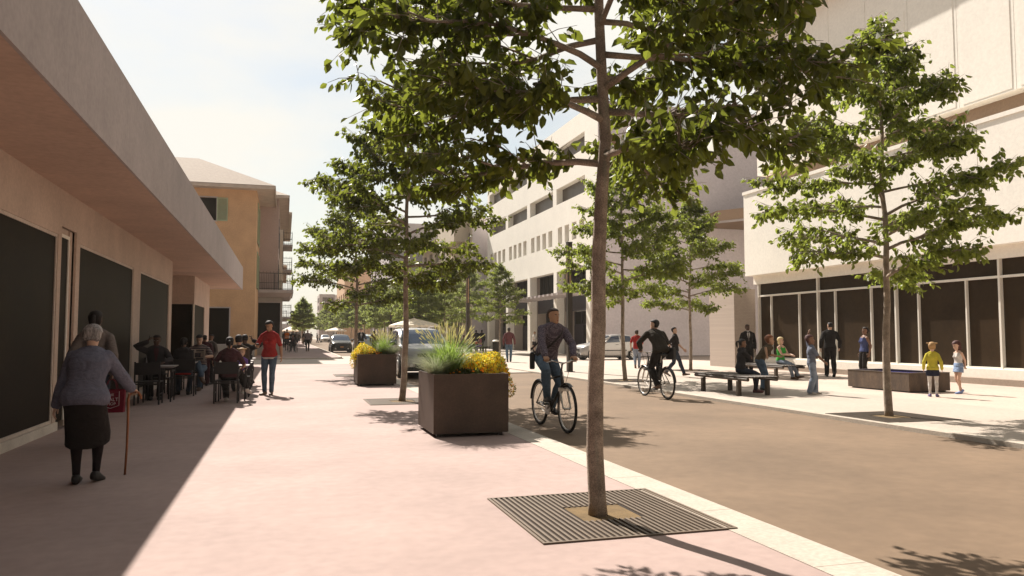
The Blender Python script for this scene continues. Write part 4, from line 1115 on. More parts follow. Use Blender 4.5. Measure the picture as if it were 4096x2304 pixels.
# ---------------------------------------------------------------- bicycles
BFR = mat('bike_frame_black', (0.022,0.018,0.016), 0.3, .05, 5, spec=.5)
STEEL = mat('brushed_steel', (0.52,0.50,0.47), 0.35, .05, 8, metal=.6)
SPOKE = mat('spoke_steel', (0.45,0.43,0.4), 0.4, .05, 8, metal=.4)
def bicycle(label, loc, rz, steer=0.0, fender=True, scale=1.0):
    """front = -Y, wheels touch z = 0; wheelbase 1.10"""
    t = thing('bicycle', label, 'bicycle', loc, rz); t.scale = (scale,)*3
    wr = .345; yf, yr = -.55, .55
    def wheel(y, front):
        b = MB(); b.ring((0,y,wr),(1,0,0),wr-.02,.020,40,8); w = b.build('wheel', TYRE, t, smooth=True)
        b = MB(); b.ring((0,y,wr),(1,0,0),wr-.050,.012,40,6); r_ = b.build('rim', STEEL, t, smooth=True); r_.parent = w
        b = MB()
        for k in range(28):
            a = 2*math.pi*k/28; s_ = .03*(1 if k%2 else -1); a2 = a + (.35 if k%4<2 else -.35)
            b.tube([(s_, y+.018*math.cos(a2), wr+.018*math.sin(a2)),(0, y+(wr-.055)*math.cos(a), wr+(wr-.055)*math.sin(a))],.0013,3,cap=False)
        q = b.build('spokes', SPOKE, t); q.parent = w
        b = MB(); b.lathe((-.05,y,wr),(1,0,0),[(.012,0),(.022,.012),(.014,.03),(.014,.07),(.022,.088),(.012,.10)],10); q = b.build('hub', STEEL, t); q.parent = w
    wheel(yf, True); wheel(yr, False)
    bb = Vector((0,.10,.29)); st = Vector((0,.245,.78)); hd = Vector((0,-.345,.80)); hb = Vector((0,-.385,.68))
    b = MB()
    b.tube([bb,st],.017,8); b.tube([st+Vector((0,-.02,-.06)),hd],.017,8); b.tube([bb,hb],.021,8); b.tube([hd+Vector((0,.015,.05)),hb+Vector((0,-.01,-.03))],.022,8)
    for s in (-1,1):
        b.tube([bb+Vector((s*.02,0,0)),Vector((s*.055,yr,wr))],.010,6); b.tube([st+Vector((s*.012,0,-.09)),Vector((s*.055,yr,wr))],.009,6)
    b.build('frame', BFR, t, smooth=True)
    b = MB()
    for s in (-1,1):
        b.tube([hb+Vector((s*.058,-.03,-.07)),Vector((s*.058,-.505,.43))],.017,8); b.tube([Vector((s*.058,-.505,.43)),Vector((s*.056,yf,wr))],.013,8)
    b.box(-.075,.075,-.455,-.40,.585,.635); b.build('fork', STEEL, t, smooth=False)
    b = MB(); b.tube([hd+Vector((0,.015,.05)),hd+Vector((0,-.03,.17))],.014,8); b.tube([hd+Vector((0,-.03,.17)),(0,-.43,.985)],.014,8); b.build('stem', BFR, t)
    b = MB(); b.tube([(-.25,-.30,1.03),(-.18,-.33,1.03),(-.09,-.40,1.0),(0,-.43,.985),(.09,-.40,1.0),(.18,-.33,1.03),(.25,-.30,1.03)],.0115,8); b.build('handlebar', CHROME, t, smooth=True)
    for s in (-1,1):
        b = MB(); b.tube([(s*.16,-.343,1.03),(s*.265,-.295,1.03)],.0165,8); b.build('grip', BLKP, t)
        b = MB(); b.tube([(s*.15,-.365,1.02),(s*.235,-.36,.995)],.006,5); b.build('brake_lever', STEEL, t)
    b = MB()
    for s in (-1,1): b.tube([(s*.14,-.36,1.02),(s*.08,-.50,1.0),(s*.03,-.50,.80),(0,-.44,.62)],.0035,4)
    b.build('cable', BLKP, t)
    b = MB(); b.tube([st,st+Vector((0,.05,.15))],.0125,8); b.build('seat_post', STEEL, t)
    b = MB(); c = st+Vector((0,.06,.175))
    b.loft([[(c.x+w*math.cos(u), c.y+y, c.z+h*math.sin(u)) for u in [2*math.pi*k/10 for k in range(10)]] for y,w,h in ((-.17,.015,.012),(-.12,.026,.02),(-.02,.045,.025),(.07,.085,.028),(.12,.08,.022),(.135,.04,.01))]); b.build('saddle', BLKP, t, smooth=True)
    b = MB(); b.ring(bb+Vector((-.045,0,0)),(1,0,0),.085,.008,24,5); b.lathe(tuple(bb+Vector((-.05,0,0))),(1,0,0),[(.08,0),(.08,.006)],20); b.build('chainring', STEEL, t)
    a = R(150); cv = Vector((0,math.cos(a)*.17,math.sin(a)*.17))
    for s in (-1,1):
        e = bb + cv*(-s) + Vector((s*.075,0,0))
        b = MB(); b.tube([bb+Vector((s*.05,0,0)), e],.011,6); b.build('crank', STEEL, t)
        b = MB(); b.rbox(e.x+(.01 if s>0 else -.10), e.x+(.10 if s>0 else -.01), e.y-.04, e.y+.04, e.z-.012, e.z+.012,.004); b.build('pedal', BLKP, t)
    b = MB(); b.tube([bb+Vector((-.045,0,.085)),Vector((-.045,yr,wr+.035))],.004,4); b.tube([bb+Vector((-.045,0,-.085)),Vector((-.045,yr,wr-.035))],.004,4); b.build('chain', STEEL, t)
    if fender:
        for yc, a0, a1 in ((yr, R(5), R(135)), (yf, R(60), R(120))):
            b = MB(); vs=[]; n=14
            for i in range(n+1):
                a = lerp(a0,a1,i/n); r_ = wr+.022
                for x, dr in ((-.03,-.012),(-.016,.0),(.016,.0),(.03,-.012)): vs.append((x, yc+(r_+dr)*math.cos(a), wr+(r_+dr)*math.sin(a)))
            b.add(vs, [[i*4+j,i*4+j+1,(i+1)*4+j+1,(i+1)*4+j] for i in range(n) for j in range(3)]); b.build('fender', BFR, t, smooth=True)
    return t
B1 = (4.02, 11.35, -.06); B1R = R(2)
bicycle('black city bicycle ridden towards the camera by the man in the patterned shirt', B1, B1R, scale=1.05)
B2 = (8.30, 16.28, -.06); B2R = R(180)
bicycle('black city bicycle ridden away from the camera by the man in the dark jacket', B2, B2R, scale=1.05)
bicycle('bicycle under the man in the flat cap behind the farther planter', (4.5, 47.6, -.03), R(0), scale=1.02)
bicycle('distant bicycle coming along the far left pavement', (3.9, 122, -.05), R(0), scale=1.02)
# ---------------------------------------------------------------- people
def skin(name, c): return mat('skin_'+name, c, 0.55, .06, 6, spec=.35, grain=.02)
SK = dict(pale=skin('pale',(0.56,0.36,0.26)), tan=skin('tan',(0.42,0.245,0.15)), brown=skin('brown',(0.20,0.105,0.062)), dark=skin('dark',(0.085,0.044,0.028)))
EYEW = mat('eye_white',(0.36,0.33,0.30),.3,.02); EYED = mat('eye_dark',(0.02,0.013,0.01),.3,.02)
LIPS = {k: mat('lips_'+k, c, .5, .05) for k, c in dict(pale=(0.45,0.2,0.16), tan=(0.30,0.12,0.085), brown=(0.14,0.055,0.045), dark=(0.075,0.032,0.028)).items()}
HAIRM = dict(black=mat('hair_black',(0.014,0.010,0.008),.72,.3,40,grain=.2), brown=mat('hair_brown',(0.045,0.024,0.013),.72,.3,40,grain=.2), ginger=mat('hair_ginger',(0.19,0.062,0.02),.72,.3,40,grain=.2),
    blond=mat('hair_blond',(0.62,0.50,0.27),.72,.2,40,grain=.15), sandy=mat('hair_sandy',(0.40,0.24,0.10),.72,.3,40,grain=.2), grey=mat('hair_grey',(0.34,0.31,0.29),.6,.65,42,grain=.3,col2=(0.05,0.045,0.045),stretch=(1,1,.22)), auburn=mat('hair_auburn',(0.07,0.022,0.02),.72,.3,40,grain=.2))
def cloth(name, c, var=.14, sc=9):
    new = 'cloth_'+name not in MATS
    m = mat('cloth_'+name, c, .9, var, sc, bump=.12, spec=.15, grain=.07)
    if new: folds(m)
    return m
def folds(m):
    """soft creases: a stretched noise bump on top of the weave"""
    n = m.node_tree.nodes; l = m.node_tree.links; b = n['Principled BSDF']
    t = n.new('ShaderNodeTexCoord'); mp_ = n.new('ShaderNodeMapping'); mp_.inputs['Scale'].default_value = (5, 5, 9); mp_.inputs['Rotation'].default_value = (.5, .4, 0)
    a = n.new('ShaderNodeTexNoise'); a.inputs['Scale'].default_value = 1.3; a.inputs['Detail'].default_value = 2.5; a.inputs['Distortion'].default_value = .8
    l.new(t.outputs['Object'], mp_.inputs['Vector']); l.new(mp_.outputs['Vector'], a.inputs['Vector'])
    bp = n.new('ShaderNodeBump'); bp.inputs['Strength'].default_value = .8; bp.inputs['Distance'].default_value = .035
    l.new(a.outputs['Fac'], bp.inputs['Height']); l.new(bp.outputs['Normal'], b.inputs['Normal'])
def pattern(name, build):
    m = cloth(name, (0.1,0.1,0.1)); n = m.node_tree.nodes; l = m.node_tree.links; b = n['Principled BSDF']
    t = n.new('ShaderNodeTexCoord'); build(n, l, t.outputs['Object'], b); return m
def _stripes(n, l, src, b):
    w = n.new('ShaderNodeTexWave'); w.wave_type='BANDS'; w.bands_direction='Z'; w.inputs['Scale'].default_value=8.0
    r = n.new('ShaderNodeValToRGB'); r.color_ramp.interpolation='CONSTANT'; e=r.color_ramp.elements
    e[0].color=(0.035,0.032,0.055,1); e[1].position=.62; e[1].color=(0.30,0.24,0.20,1)
    l.new(src,w.inputs['Vector']); l.new(w.outputs['Fac'],r.inputs['Fac']); l.new(r.outputs['Color'],b.inputs['Base Color'])
def _plaid(n, l, src, b):
    prev = None
    for d, c in (('Z',(0.5,0.42,0.4,1)),('X',(0.5,0.42,0.4,1))):
        w = n.new('ShaderNodeTexWave'); w.bands_direction=d; w.inputs['Scale'].default_value=4.6
        r = n.new('ShaderNodeValToRGB'); e=r.color_ramp.elements; e[0].position=.72; e[1].position=.86; e[0].color=(0,0,0,1); e[1].color=(.75,.75,.75,1)
        l.new(src,w.inputs['Vector']); l.new(w.outputs['Fac'],r.inputs['Fac'])
        x = n.new('ShaderNodeMix'); x.data_type='RGBA'; l.new(r.outputs['Color'],x.inputs[0]); x.inputs[6].default_value=(0.055,0.028,0.04,1); x.inputs[7].default_value=c
        if prev: l.new(prev,x.inputs[6])
        prev = x.outputs[2]
    l.new(prev,b.inputs['Base Color'])
def _dots(n, l, src, b):
    v = n.new('ShaderNodeTexVoronoi'); v.inputs['Scale'].default_value=52; v.inputs['Randomness'].default_value=.25
    r = n.new('ShaderNodeValToRGB'); e=r.color_ramp.elements; e[0].position=.25; e[1].position=.42; e[0].color=(0.28,0.24,0.27,1); e[1].color=(0.085,0.070,0.090,1)
    l.new(src,v.inputs['Vector']); l.new(v.outputs['Distance'],r.inputs['Fac']); l.new(r.outputs['Color'],b.inputs['Base Color'])
STRIPE = pattern('stripes', _stripes); PLAID = pattern('plaid', _plaid); DOTS = pattern('dots', _dots)
DENIM = mat('cloth_denim', (0.095,0.14,0.195), .9, .35, 5, bump=.1, spec=.15, grain=.08)
DENIML = mat('cloth_light_denim', (0.24,0.28,0.35), .9, .25, 5, bump=.1, spec=.15, grain=.08)
DENIMD = mat('cloth_dark_denim', (0.035,0.042,0.06), .9, .3, 5, spec=.15, grain=.08)
SUITB = cloth('black_suit',(0.020,0.017,0.016)); SUITG = cloth('charcoal_suit',(0.045,0.040,0.042)); GREYC = cloth('grey_tweed',(0.13,0.11,0.10))
BLUEC = DENIM; [folds(q_) for q_ in (DENIM, DENIML, DENIMD)]
BLUEC = mat('cloth_blue_wool', (0.135,0.135,0.175), .9, .22, 3.5, bump=.12, spec=.12, grain=.08)
folds(BLUEC)
BLACKC = cloth('black',(0.022,0.018,0.017)); REDC = cloth('red',(0.33,0.030,0.028)); MAROON = cloth('maroon',(0.125,0.045,0.048)); MARD = cloth('dark_maroon',(0.075,0.03,0.035))
GREENC = cloth('green',(0.055,0.36,0.055)); YELC = cloth('yellow',(0.50,0.43,0.05)); NAVY = cloth('navy',(0.022,0.024,0.042)); SLATE = cloth('slate_blue',(0.15,0.165,0.21)); PURP = cloth('purple',(0.17,0.085,0.33))
WHITEC = cloth('white',(0.60,0.56,0.52)); SKYC = cloth('sky_blue',(0.24,0.32,0.47)); ORGC = cloth('orange_vest',(0.62,0.15,0.02)); BROWNJ = cloth('brown_jacket',(0.06,0.043,0.03)); OLIVE = cloth('olive_brown',(0.085,0.062,0.036)); HOODG = cloth('grey_hoodie',(0.155,0.130,0.118)); HOODD = cloth('dark_hoodie',(0.036,0.032,0.033)); TIGHT = cloth('dark_tights',(0.018,0.012,0.013)); INDIGO = cloth('indigo_top',(0.06,0.075,0.17))
SHB = mat('shoe_black',(0.018,0.015,0.015),.5,.1); SHBR = mat('shoe_brown',(0.13,0.075,0.045),.6,.15); SHW = mat('shoe_white',(0.5,0.46,0.42),.6,.1); SHBL = mat('shoe_blue',(0.20,0.28,0.52),.6,.1); SHP = mat('shoe_purple',(0.16,0.13,0.27),.6,.1); SHR = mat('shoe_red',(0.10,0.02,0.022),.6,.1)

JOBS = []          # (object, voxel, smooth iterations, extra mesh builder or None)
def ik(A, T, l1, l2, pole):
    A = Vector(A); T = Vector(T); d = T-A; D = min(d.length, (l1+l2)*.999); u = d.normalized(); T = A+u*D
    a = (l1*l1-l2*l2+D*D)/(2*D); h = math.sqrt(max(0,l1*l1-a*a)); p = Vector(pole); p = p-u*p.dot(u)
    if p.length < 1e-5: p = u.orthogonal()
    return A+u*a+p.normalized()*h, T
def oval_ring(c, X, Y, rx, ry, n=16, p=1.0):
    out=[]
    for i in range(n):
        t = 2*math.pi*i/n; cx, sy = math.cos(t), math.sin(t)
        cx = math.copysign(abs(cx)**p, cx); sy = math.copysign(abs(sy)**p, sy)
        out.append(tuple(c + X*rx*cx + Y*ry*sy))
    return out
def limb(b, P, Rr, n=12):
    """tube through P with rounded ends"""
    P = [Vector(p) for p in P]; d0 = (P[0]-P[1]).normalized(); d1 = (P[-1]-P[-2]).normalized()
    pts = [P[0]+d0*Rr[0]*.85, P[0]+d0*Rr[0]*.5]+P+[P[-1]+d1*Rr[-1]*.5, P[-1]+d1*Rr[-1]*.85]
    rr = [Rr[0]*.5, Rr[0]*.87]+list(Rr)+[Rr[-1]*.87, Rr[-1]*.5]
    b.tube(pts, rr, n)
HEADR = [(0,.026,-.078,-.030),(.014,.041,-.088,-.006),(.034,.051,-.091,.020),(.058,.058,-.089,.050),(.085,.065,-.086,.074),(.110,.0685,-.083,.088),(.135,.0715,-.086,.096),(.160,.0725,-.088,.098),(.185,.069,-.078,.092),(.207,.058,-.058,.076),(.222,.040,-.034,.052),(.230,.016,-.008,.022)]
def hand(b, W, d, nrm, side, curl=.3, sc=1.0):
    """W wrist, d direction, nrm palm normal (palm faces +nrm), side = thumb side"""
    d = d.normalized(); side = (side-d*side.dot(d)).normalized(); nrm = (nrm-d*nrm.dot(d)-side*nrm.dot(side)); nrm = nrm.normalized() if nrm.length>1e-6 else d.cross(side)
    L=.088*sc
    b.loft([oval_ring(W+d*t*L, side, nrm, w*sc, h*sc, 12) for t,w,h in ((-.35,.022,.020),(0,.026,.020),(.3,.037,.018),(.7,.042,.016),(1.0,.041,.013),(1.06,.034,.008))])
    for i,(o,fl) in enumerate(((.030,.072),(.010,.080),(-.010,.075),(-.029,.058))):
        p = W+d*L*.95+side*o*sc; c = curl*(1+.12*i); q=[p]; a=0
        for k,seg in enumerate((.42,.32,.26)):
            a += c*(0.9 if k else .6)*1.3
            p = p+(d*math.cos(a)+nrm*math.sin(a)+side*o*.6*(1-min(1,curl)))*fl*seg*sc; q.append(p)
        b.tube(q,[.0092*sc,.0088*sc,.0080*sc,.0058*sc],7)
    p = W+d*L*.22+side*.030*sc
    q=[p, p+(d*.5+side*.62+nrm*.35*(1+curl)).normalized()*.036*sc]; q.append(q[1]+(d*.85+side*(.35-.5*curl)+nrm*.5*curl).normalized()*.030*sc); q.append(q[2]+(d*.9-side*.3*curl+nrm*.6*curl).normalized()*.024*sc)
    b.tube(q,[.0125*sc,.0105*sc,.009*sc,.006*sc],7)

def person(label, loc, rz, H=1.75, skin='tan', hair=('short','brown'), top=('tshirt',REDC), bottom=('trousers',DENIM), shoes=SHB, pose=None, sex='m', vox=.012, group=None, child=False, fat=1.0):
    po = dict(pelvis=(0,0,.93), lean=0, bend=0, side=0, twist=0, head=(0,0), L=None, R=None, Lp=None, Rp=None, FL=(.09,0,.085), FR=(-.09,0,.085), KL=None, KR=None, yL=0, yR=0, pL=0, pR=0, curlL=.3, curlR=.3, hL=None, hR=None, nL=None, nR=None)
    po.update(pose or {})
    t = thing('person', label, 'person', loc, rz, group); s = H/1.75; t.scale = (1,1,1)
    V3 = Vector; f = sex=='f'
    hs = 1.32 if child else 1.0              # bigger head for children
    bw = fat*(.90 if f else 1.0)
    P = V3(po['pelvis']); 
    le = R(po['lean']); be = le+R(po['bend']); si = R(po['side']); tw = R(po['twist'])
    def axis(a): return V3((math.sin(si), -math.sin(a)*math.cos(si), math.cos(a)*math.cos(si)))
    u1, u2 = axis(le), axis(be)
    X0 = V3((1,0,0)); X2 = V3((math.cos(tw), math.sin(tw), 0)); X2 = (X2-u2*X2.dot(u2)).normalized(); X1 = (X0-u1*X0.dot(u1)).normalized()
    Y1 = u1.cross(X1); Y2 = u2.cross(X2)     # backwards
    mid = P+u1*.19
    def spine(h):
        if h < .10: return P+u1*h, X1, Y1
        if h > .30: return mid+u2*(h-.19), X2, Y2
        k = (h-.10)/.20; c = (P+u1*h).lerp(mid+u2*(h-.19), k); x = X1.lerp(X2,k).normalized(); y = Y1.lerp(Y2,k).normalized(); return c, x, y
    if f: TR = [(-.085,.12,.085),(-.04,.165,.112),(.02,.176,.118),(.09,.158,.104),(.17,.128,.088),(.25,.133,.096),(.33,.150,.116),(.40,.150,.106),(.46,.148,.086),(.505,.120,.068),(.545,.062,.052)]
    else: TR = [(-.085,.125,.09),(-.04,.160,.112),(.02,.165,.116),(.09,.158,.108),(.17,.148,.100),(.25,.153,.106),(.33,.168,.118),(.40,.176,.114),(.46,.172,.095),(.51,.140,.075),(.555,.068,.060)]
    TR = [(h, rx*fat, ry*fat) for h,rx,ry in TR]
    sw = (.158 if f else .182)*(.96 if child else 1)
    Cs, Xs, Ys = spine(.462)
    SH = {1: Cs+Xs*sw, -1: Cs-Xs*sw}
    HP = {1: P+X1*.09-u1*.01, -1: P-X1*.09-u1*.01}
    arms = {}; legs = {}
    for sg, k in ((1,'L'),(-1,'R')):
        T = po[k]; 
        T = V3(T) if T is not None else SH[sg]+V3((sg*.07,-.02,-.505))
        pole = po[k+'p'] or (sg*.4, .9, -.1)
        e, w = ik(SH[sg], T, .275, .25, pole); arms[sg] = (SH[sg], e, w)
        a = V3(po['F'+k]); kn, an = ik(HP[sg], a, .43, .415, po['K'+k] or (sg*.12,-1,0)); legs[sg] = (HP[sg], kn, an)
    Nk, Xn, Yn = spine(.535)
    hp, hy = R(po['head'][0]), R(po['head'][1])
    hq = be*.35+hp
    U = V3((math.sin(si)*.5, -math.sin(hq), math.cos(hq))).normalized(); Xh = Matrix.Rotation(hy+tw,3,'Z') @ X0; 
    U = (Matrix.Rotation(hy+tw,3,'Z') @ V3((0,-math.sin(hq),math.cos(hq)))+V3((math.sin(si)*.5,0,0))).normalized()
    Xh = (Xh-U*Xh.dot(U)).normalized(); Yh = U.cross(Xh)
    chin = Nk+(u2*.6+U*.4).normalized()*.045+Yn*(-.012)
    ho = chin + Yh*.035     # head ring origin (z = 0 at chin level)
    if not child: pass
    def hpnt(x,y,z): return ho+Xh*x*hs+Yh*y*hs+U*z*hs
    b = MB()
    # --- body
    def torso(b, e, lo=-.2, hi=.6, ey=None, flare=0):
        rings=[]
        for h,rx,ry in TR:
            if h < lo-.001 or h > hi+.001: continue
            c,x,y = spine(h); fl = flare*max(0,(.10-h)); rings.append(oval_ring(c,x,y,rx+e+fl,ry+(ey if ey is not None else e)+fl,18,.9))
        b.loft(rings)
    def traps(b, e):
        for sg in (-1,1): limb(b,[SH[sg]+u2*.004, SH[sg].lerp(Nk,.5)+u2*.018, Nk+u2*.012],[.043+e,.047+e,.050+e])
    def arm(b, sg, e, frac, puff=0):
        S_, E_, W_ = arms[sg]; ar = .92 if f else 1.0; ar *= fat
        pts=[S_, S_.lerp(E_,.35), S_.lerp(E_,.8), E_, E_.lerp(W_,.3), E_.lerp(W_,.7), W_]; rr=[.052,.050,.042,.040,.041,.033,.027]; cum=[0,.18,.42,.52,.67,.86,1.0]
        q=[];r_=[]
        for i,(p,cc,x) in enumerate(zip(pts,cum,rr)):
            if cc <= frac+1e-6: q.append(p); r_.append(x*ar+e+puff*cc)
            else:
                k=(frac-cum[i-1])/(cc-cum[i-1]); q.append(pts[i-1].lerp(p,k)); r_.append(lerp(rr[i-1],x,k)*ar+e+puff*frac); break
        limb(b,q,r_)
    def leg(b, sg, e, frac, loose=0):
        A,K_,N_ = legs[sg]; pts=[A, A.lerp(K_,.4), A.lerp(K_,.85), K_, K_.lerp(N_,.28), K_.lerp(N_,.7), N_]; rr=[.087,.078,.060,.056,.057,.042,.037]; cum=[0,.2,.43,.51,.65,.85,1.0]
        if sex=='f': rr=[.092,.080,.058,.053,.054,.038,.034]
        q=[];r_=[]; back=V3((0,1,0))
        for i,(p,cc,x) in enumerate(zip(pts,cum,rr)):
            if i==4: p = p+Y1*.012
            if cc <= frac+1e-6: q.append(p); r_.append(x*bw**.5+e+loose*cc)
            else:
                k=(frac-cum[i-1])/(cc-cum[i-1]); q.append(pts[i-1].lerp(p,k)); r_.append(lerp(rr[i-1],x,k)+e+loose*frac); break
        limb(b,q,r_)
    def foot(b, sg, e):
        A = legs[sg][2]; k='L' if sg>0 else 'R'; ya=R(po['y'+k]); pa=R(po['p'+k])
        fd = Matrix.Rotation(ya,3,'Z') @ V3((0,-math.cos(pa),math.sin(pa))); sd_ = Matrix.Rotation(ya,3,'Z') @ V3((1,0,0)); un = sd_.cross(fd)*1.0
        if un.z < 0: un = -un
        rings=[]
        for y_,w,h,z in ((-.068,.020,.020,-.045),(-.055,.031,.038,-.040),(-.02,.036,.050,-.028),(.04,.038,.042,-.038),(.10,.043,.030,-.050),(.15,.044,.024,-.056),(.185,.034,.020,-.059),(.20,.015,.012,-.062)):
            rings.append(oval_ring(A+fd*y_+un*z, sd_, un, w+e, h+e*.7, 12, .8))
        b.loft(rings)
    torso(b, 0); traps(b, -.013)
    for sg in (-1,1): arm(b,sg,0,1.0); leg(b,sg,0,1.0); foot(b,sg,-.004)
    limb(b,[Nk-u2*.035, Nk+(chin-Nk)*.5+Yh*.012, ho+U*.06*hs+Yh*.012],[.060 if not f else .050,.054 if not f else .044,.05])
    b.loft([oval_ring(hpnt(0,(fr+bk)/2,z), Xh, Yh, w*hs, (bk-fr)/2*hs, 20, .92) for z,w,fr,bk in HEADR])
    nw=.011
    b.loft([oval_ring(hpnt(0,y,z),Xh,Yh,w*hs,d*hs,8) for z,y,w,d in ((.068,-.088,.014,.012),(.078,-.098,.0165,.016),(.09,-.096,.013,.014),(.115,-.088,.009,.010),(.13,-.084,.008,.006))])
    for sg in (-1,1): b.ell(hpnt(sg*.071,.012,.100),(.010*hs,.018*hs,.030*hs),Matrix((Xh,Yh,U)).transposed(),8,6)
    body = b.build('body',[SK[skin],EYEW,EYED,LIPS[skin],HAIRM[hair[1]] if hair else EYED],t,smooth=True)
    # --- details that keep their own crisp shape: hands, eyes, mouth
    x = MB(); RH = Matrix((Xh,Yh,U)).transposed()
    for sg in (-1,1):
        S_,E_,W_ = arms[sg]; k='L' if sg>0 else 'R'; fd=(W_-E_).normalized(); hd = V3(po['h'+k]) if po['h'+k] else fd
        hd = (hd+fd*.25).normalized()
        nn = V3(po['n'+k]) if po['n'+k] else V3((-sg,.15,0)); side = V3((0,-1,.2)) if not po['n'+k] else hd.cross(nn)*(1 if sg<0 else -1)
        if po['n'+k] and po.get('t'+k): side = V3(po['t'+k])
        x.mat(0); hand(x, W_, hd, nn, side, po['curl'+k], .82 if child else (.92 if f else 1.0))
        x.mat(1); x.ell(hpnt(sg*.031,-.0765,.1125),(.0135*hs,.009*hs,.0068*hs),RH,8,6)
        x.mat(2); x.ell(hpnt(sg*.0305,-.0815,.1125),(.0062*hs,.0055*hs,.0062*hs),RH,8,6)
        x.mat(4); x.loft([oval_ring(hpnt(sg*a,yy,z),U,Yh,.0042*hs,.004*hs,6) for a,yy,z in ((.014,-.0885,.1300),(.028,-.0865,.1345),(.045,-.0735,.1300))])
    x.mat(3); x.ell(hpnt(0,-.0885,.046),(.021*hs,.007*hs,.0052*hs),RH,10,6); x.ell(hpnt(0,-.0875,.0385),(.018*hs,.007*hs,.0052*hs),RH,10,6)
    JOBS.append((body, vox, 2, x))
    # --- trousers, skirt
    if bottom:
        kind, m = bottom[0], bottom[1]
        q = MB()
        if kind in ('trousers','jeans','wide','shorts','slim'):
            e = {'jeans':.011,'trousers':.015,'wide':.018,'shorts':.022,'slim':.006}[kind]; lo={'jeans':.010,'trousers':.016,'wide':.034,'shorts':.02,'slim':.002}[kind]; fr={'shorts':.50}.get(kind,.985)
            torso(q, e*.45, -.09, .095)
            for sg in (-1,1): leg(q,sg,e,fr,lo)
            o = q.build({'shorts':'shorts','jeans':'jeans'}.get(kind,'trousers'), m, t, smooth=True); JOBS.append((o, vox, 3, None))
        else:
            # skirt: lofted tube from the waist over both thighs to the hem
            fr = bottom[2] if len(bottom)>2 else .55; fl = bottom[3] if len(bottom)>3 else .02
            rings=[]
            for h in (.13,.09,.02,-.05):
                c,x_,y_ = spine(h); rx,ry = interp([(a,b_) for a,b_,_ in TR],h), interp([(a,b_) for a,_,b_ in TR],h); rings.append(oval_ring(c,x_,y_,rx+.014,ry+.014,20,.95))
            for k_ in range(1,7):
                g = fr*k_/6; pp=[]
                for sg in (-1,1):
                    A,K_,N_=legs[sg]; pp.append(A.lerp(K_,g/.51) if g<=.51 else K_.lerp(N_,(g-.51)/.49))
                c=(pp[0]+pp[1])/2; dx=pp[1]-pp[0]; wx=dx.length/2+(.096-.03*g)*fat**.6+fl*k_/6
                ax_=dx.normalized() if dx.length>.05 else X1; dn=((legs[1][1]+legs[-1][1])/2-P).normalized(); ay=ax_.cross(dn).normalized()
                rings.append(oval_ring(c,ax_,ay,wx,(.122-.03*g)*fat**.8+fl*k_/6,20,.95))
            q.loft(rings); o = q.build('skirt', m, t, smooth=True); JOBS.append((o, vox, 2, None))
            if kind=='skirt_tights':
                q = MB()
                for sg in (-1,1): leg(q,sg,.004,.985)
                o = q.build('tights', bottom[4], t, smooth=True); JOBS.append((o,vox,2,None))
    # --- top
    if top:
        kind, m = top[0], top[1]; q = MB()
        prm = dict(tshirt=(.014,-.045,.44,.001), tank=(.011,-.01,0,0), long=(.016,-.05,.985,.004), jacket=(.018,-.086,.97,.008), hoodie=(.022,-.03,.985,.012), shirt=(.017,-.045,.985,.006), polo=(.016,-.03,.43,.006), vest=(.014,-.03,0,0))[kind]
        e,lo,sl,pf = prm
        hi = .46 if kind=='tank' else (.51 if kind=='vest' else .56)
        torso(q,e,lo,hi,flare=.12 if kind=='jacket' else 0)
        if kind not in ('tank','vest'): traps(q, e*.7)
        if f and kind!='hoodie':
            for sg in (-1,1):
                c,x_,y_=spine(.335); q.ell(c+x_*sg*.062-y_*(.085+e),(.058+e*.4,.052+e*.4,.056),None,12,8)
        if sl:
            for sg in (-1,1): arm(q,sg,e*.85+.002,sl,pf)
        if kind in ('tank','vest') and kind=='vest':
            pass
        if kind=='hoodie':
            c,x_,y_=spine(.50); q.ell(c+y_*.075+u2*.005,(.125,.065,.075),Matrix((x_,y_,u2)).transposed(),14,8); q.ell(c-y_*.01+u2*.03,(.10,.085,.035),Matrix((x_,y_,u2)).transposed(),14,8)
        if kind=='tank':
            for sg in (-1,1):
                pts=[]
                for h,yo in ((.40,-1),(.46,-1),(.50,-.6),(.51,0),(.49,.6),(.44,1)):
                    c,x_,y_=spine(h); ry=interp([(a,b_) for a,_,b_ in TR],h); pts.append(c+x_*sg*.085+y_*yo*(ry+.008))
                q.tube(pts,.011,6)
        if kind in ('jacket','shirt','polo'):
            c,x_,y_=spine(.548); q.loft([oval_ring(c+u2*z-y_*o_,x_,y_,rx,ry,16) for z,rx,ry,o_ in ((-.03,.085,.078,0),(.0,.075,.070,-.004),(.022,.066,.062,-.01))])
        nm={'tshirt':'t_shirt','tank':'camisole','long':'sweater','jacket':'jacket','hoodie':'hoodie','shirt':'shirt','polo':'polo_shirt','vest':'safety_vest'}[kind]
        o = q.build(nm, m, t, smooth=True); JOBS.append((o, vox, 3, None))
        def front_strip(nm, rows, mm, off):
            g = MB(); vs=[]
            for h,wl,wr_ in rows:
                c,x_,y_=spine(h); rx,ry=interp([(a,b_) for a,b_,_ in TR],h),interp([(a,b_) for a,_,b_ in TR],h); n_=6
                for i in range(n_+1):
                    u=lerp(wl,wr_,i/n_); k=min(.98,abs(u)/(rx+e)); vs.append(c+x_*u-y_*((ry+e)*math.sqrt(1-k*k)**.9+off))
            n_=6; g.add(vs,[[j*(n_+1)+i,j*(n_+1)+i+1,(j+1)*(n_+1)+i+1,(j+1)*(n_+1)+i] for j in range(len(rows)-1) for i in range(n_)]); return g.build(nm,mm,t,smooth=True)
        ex = top[2:] 
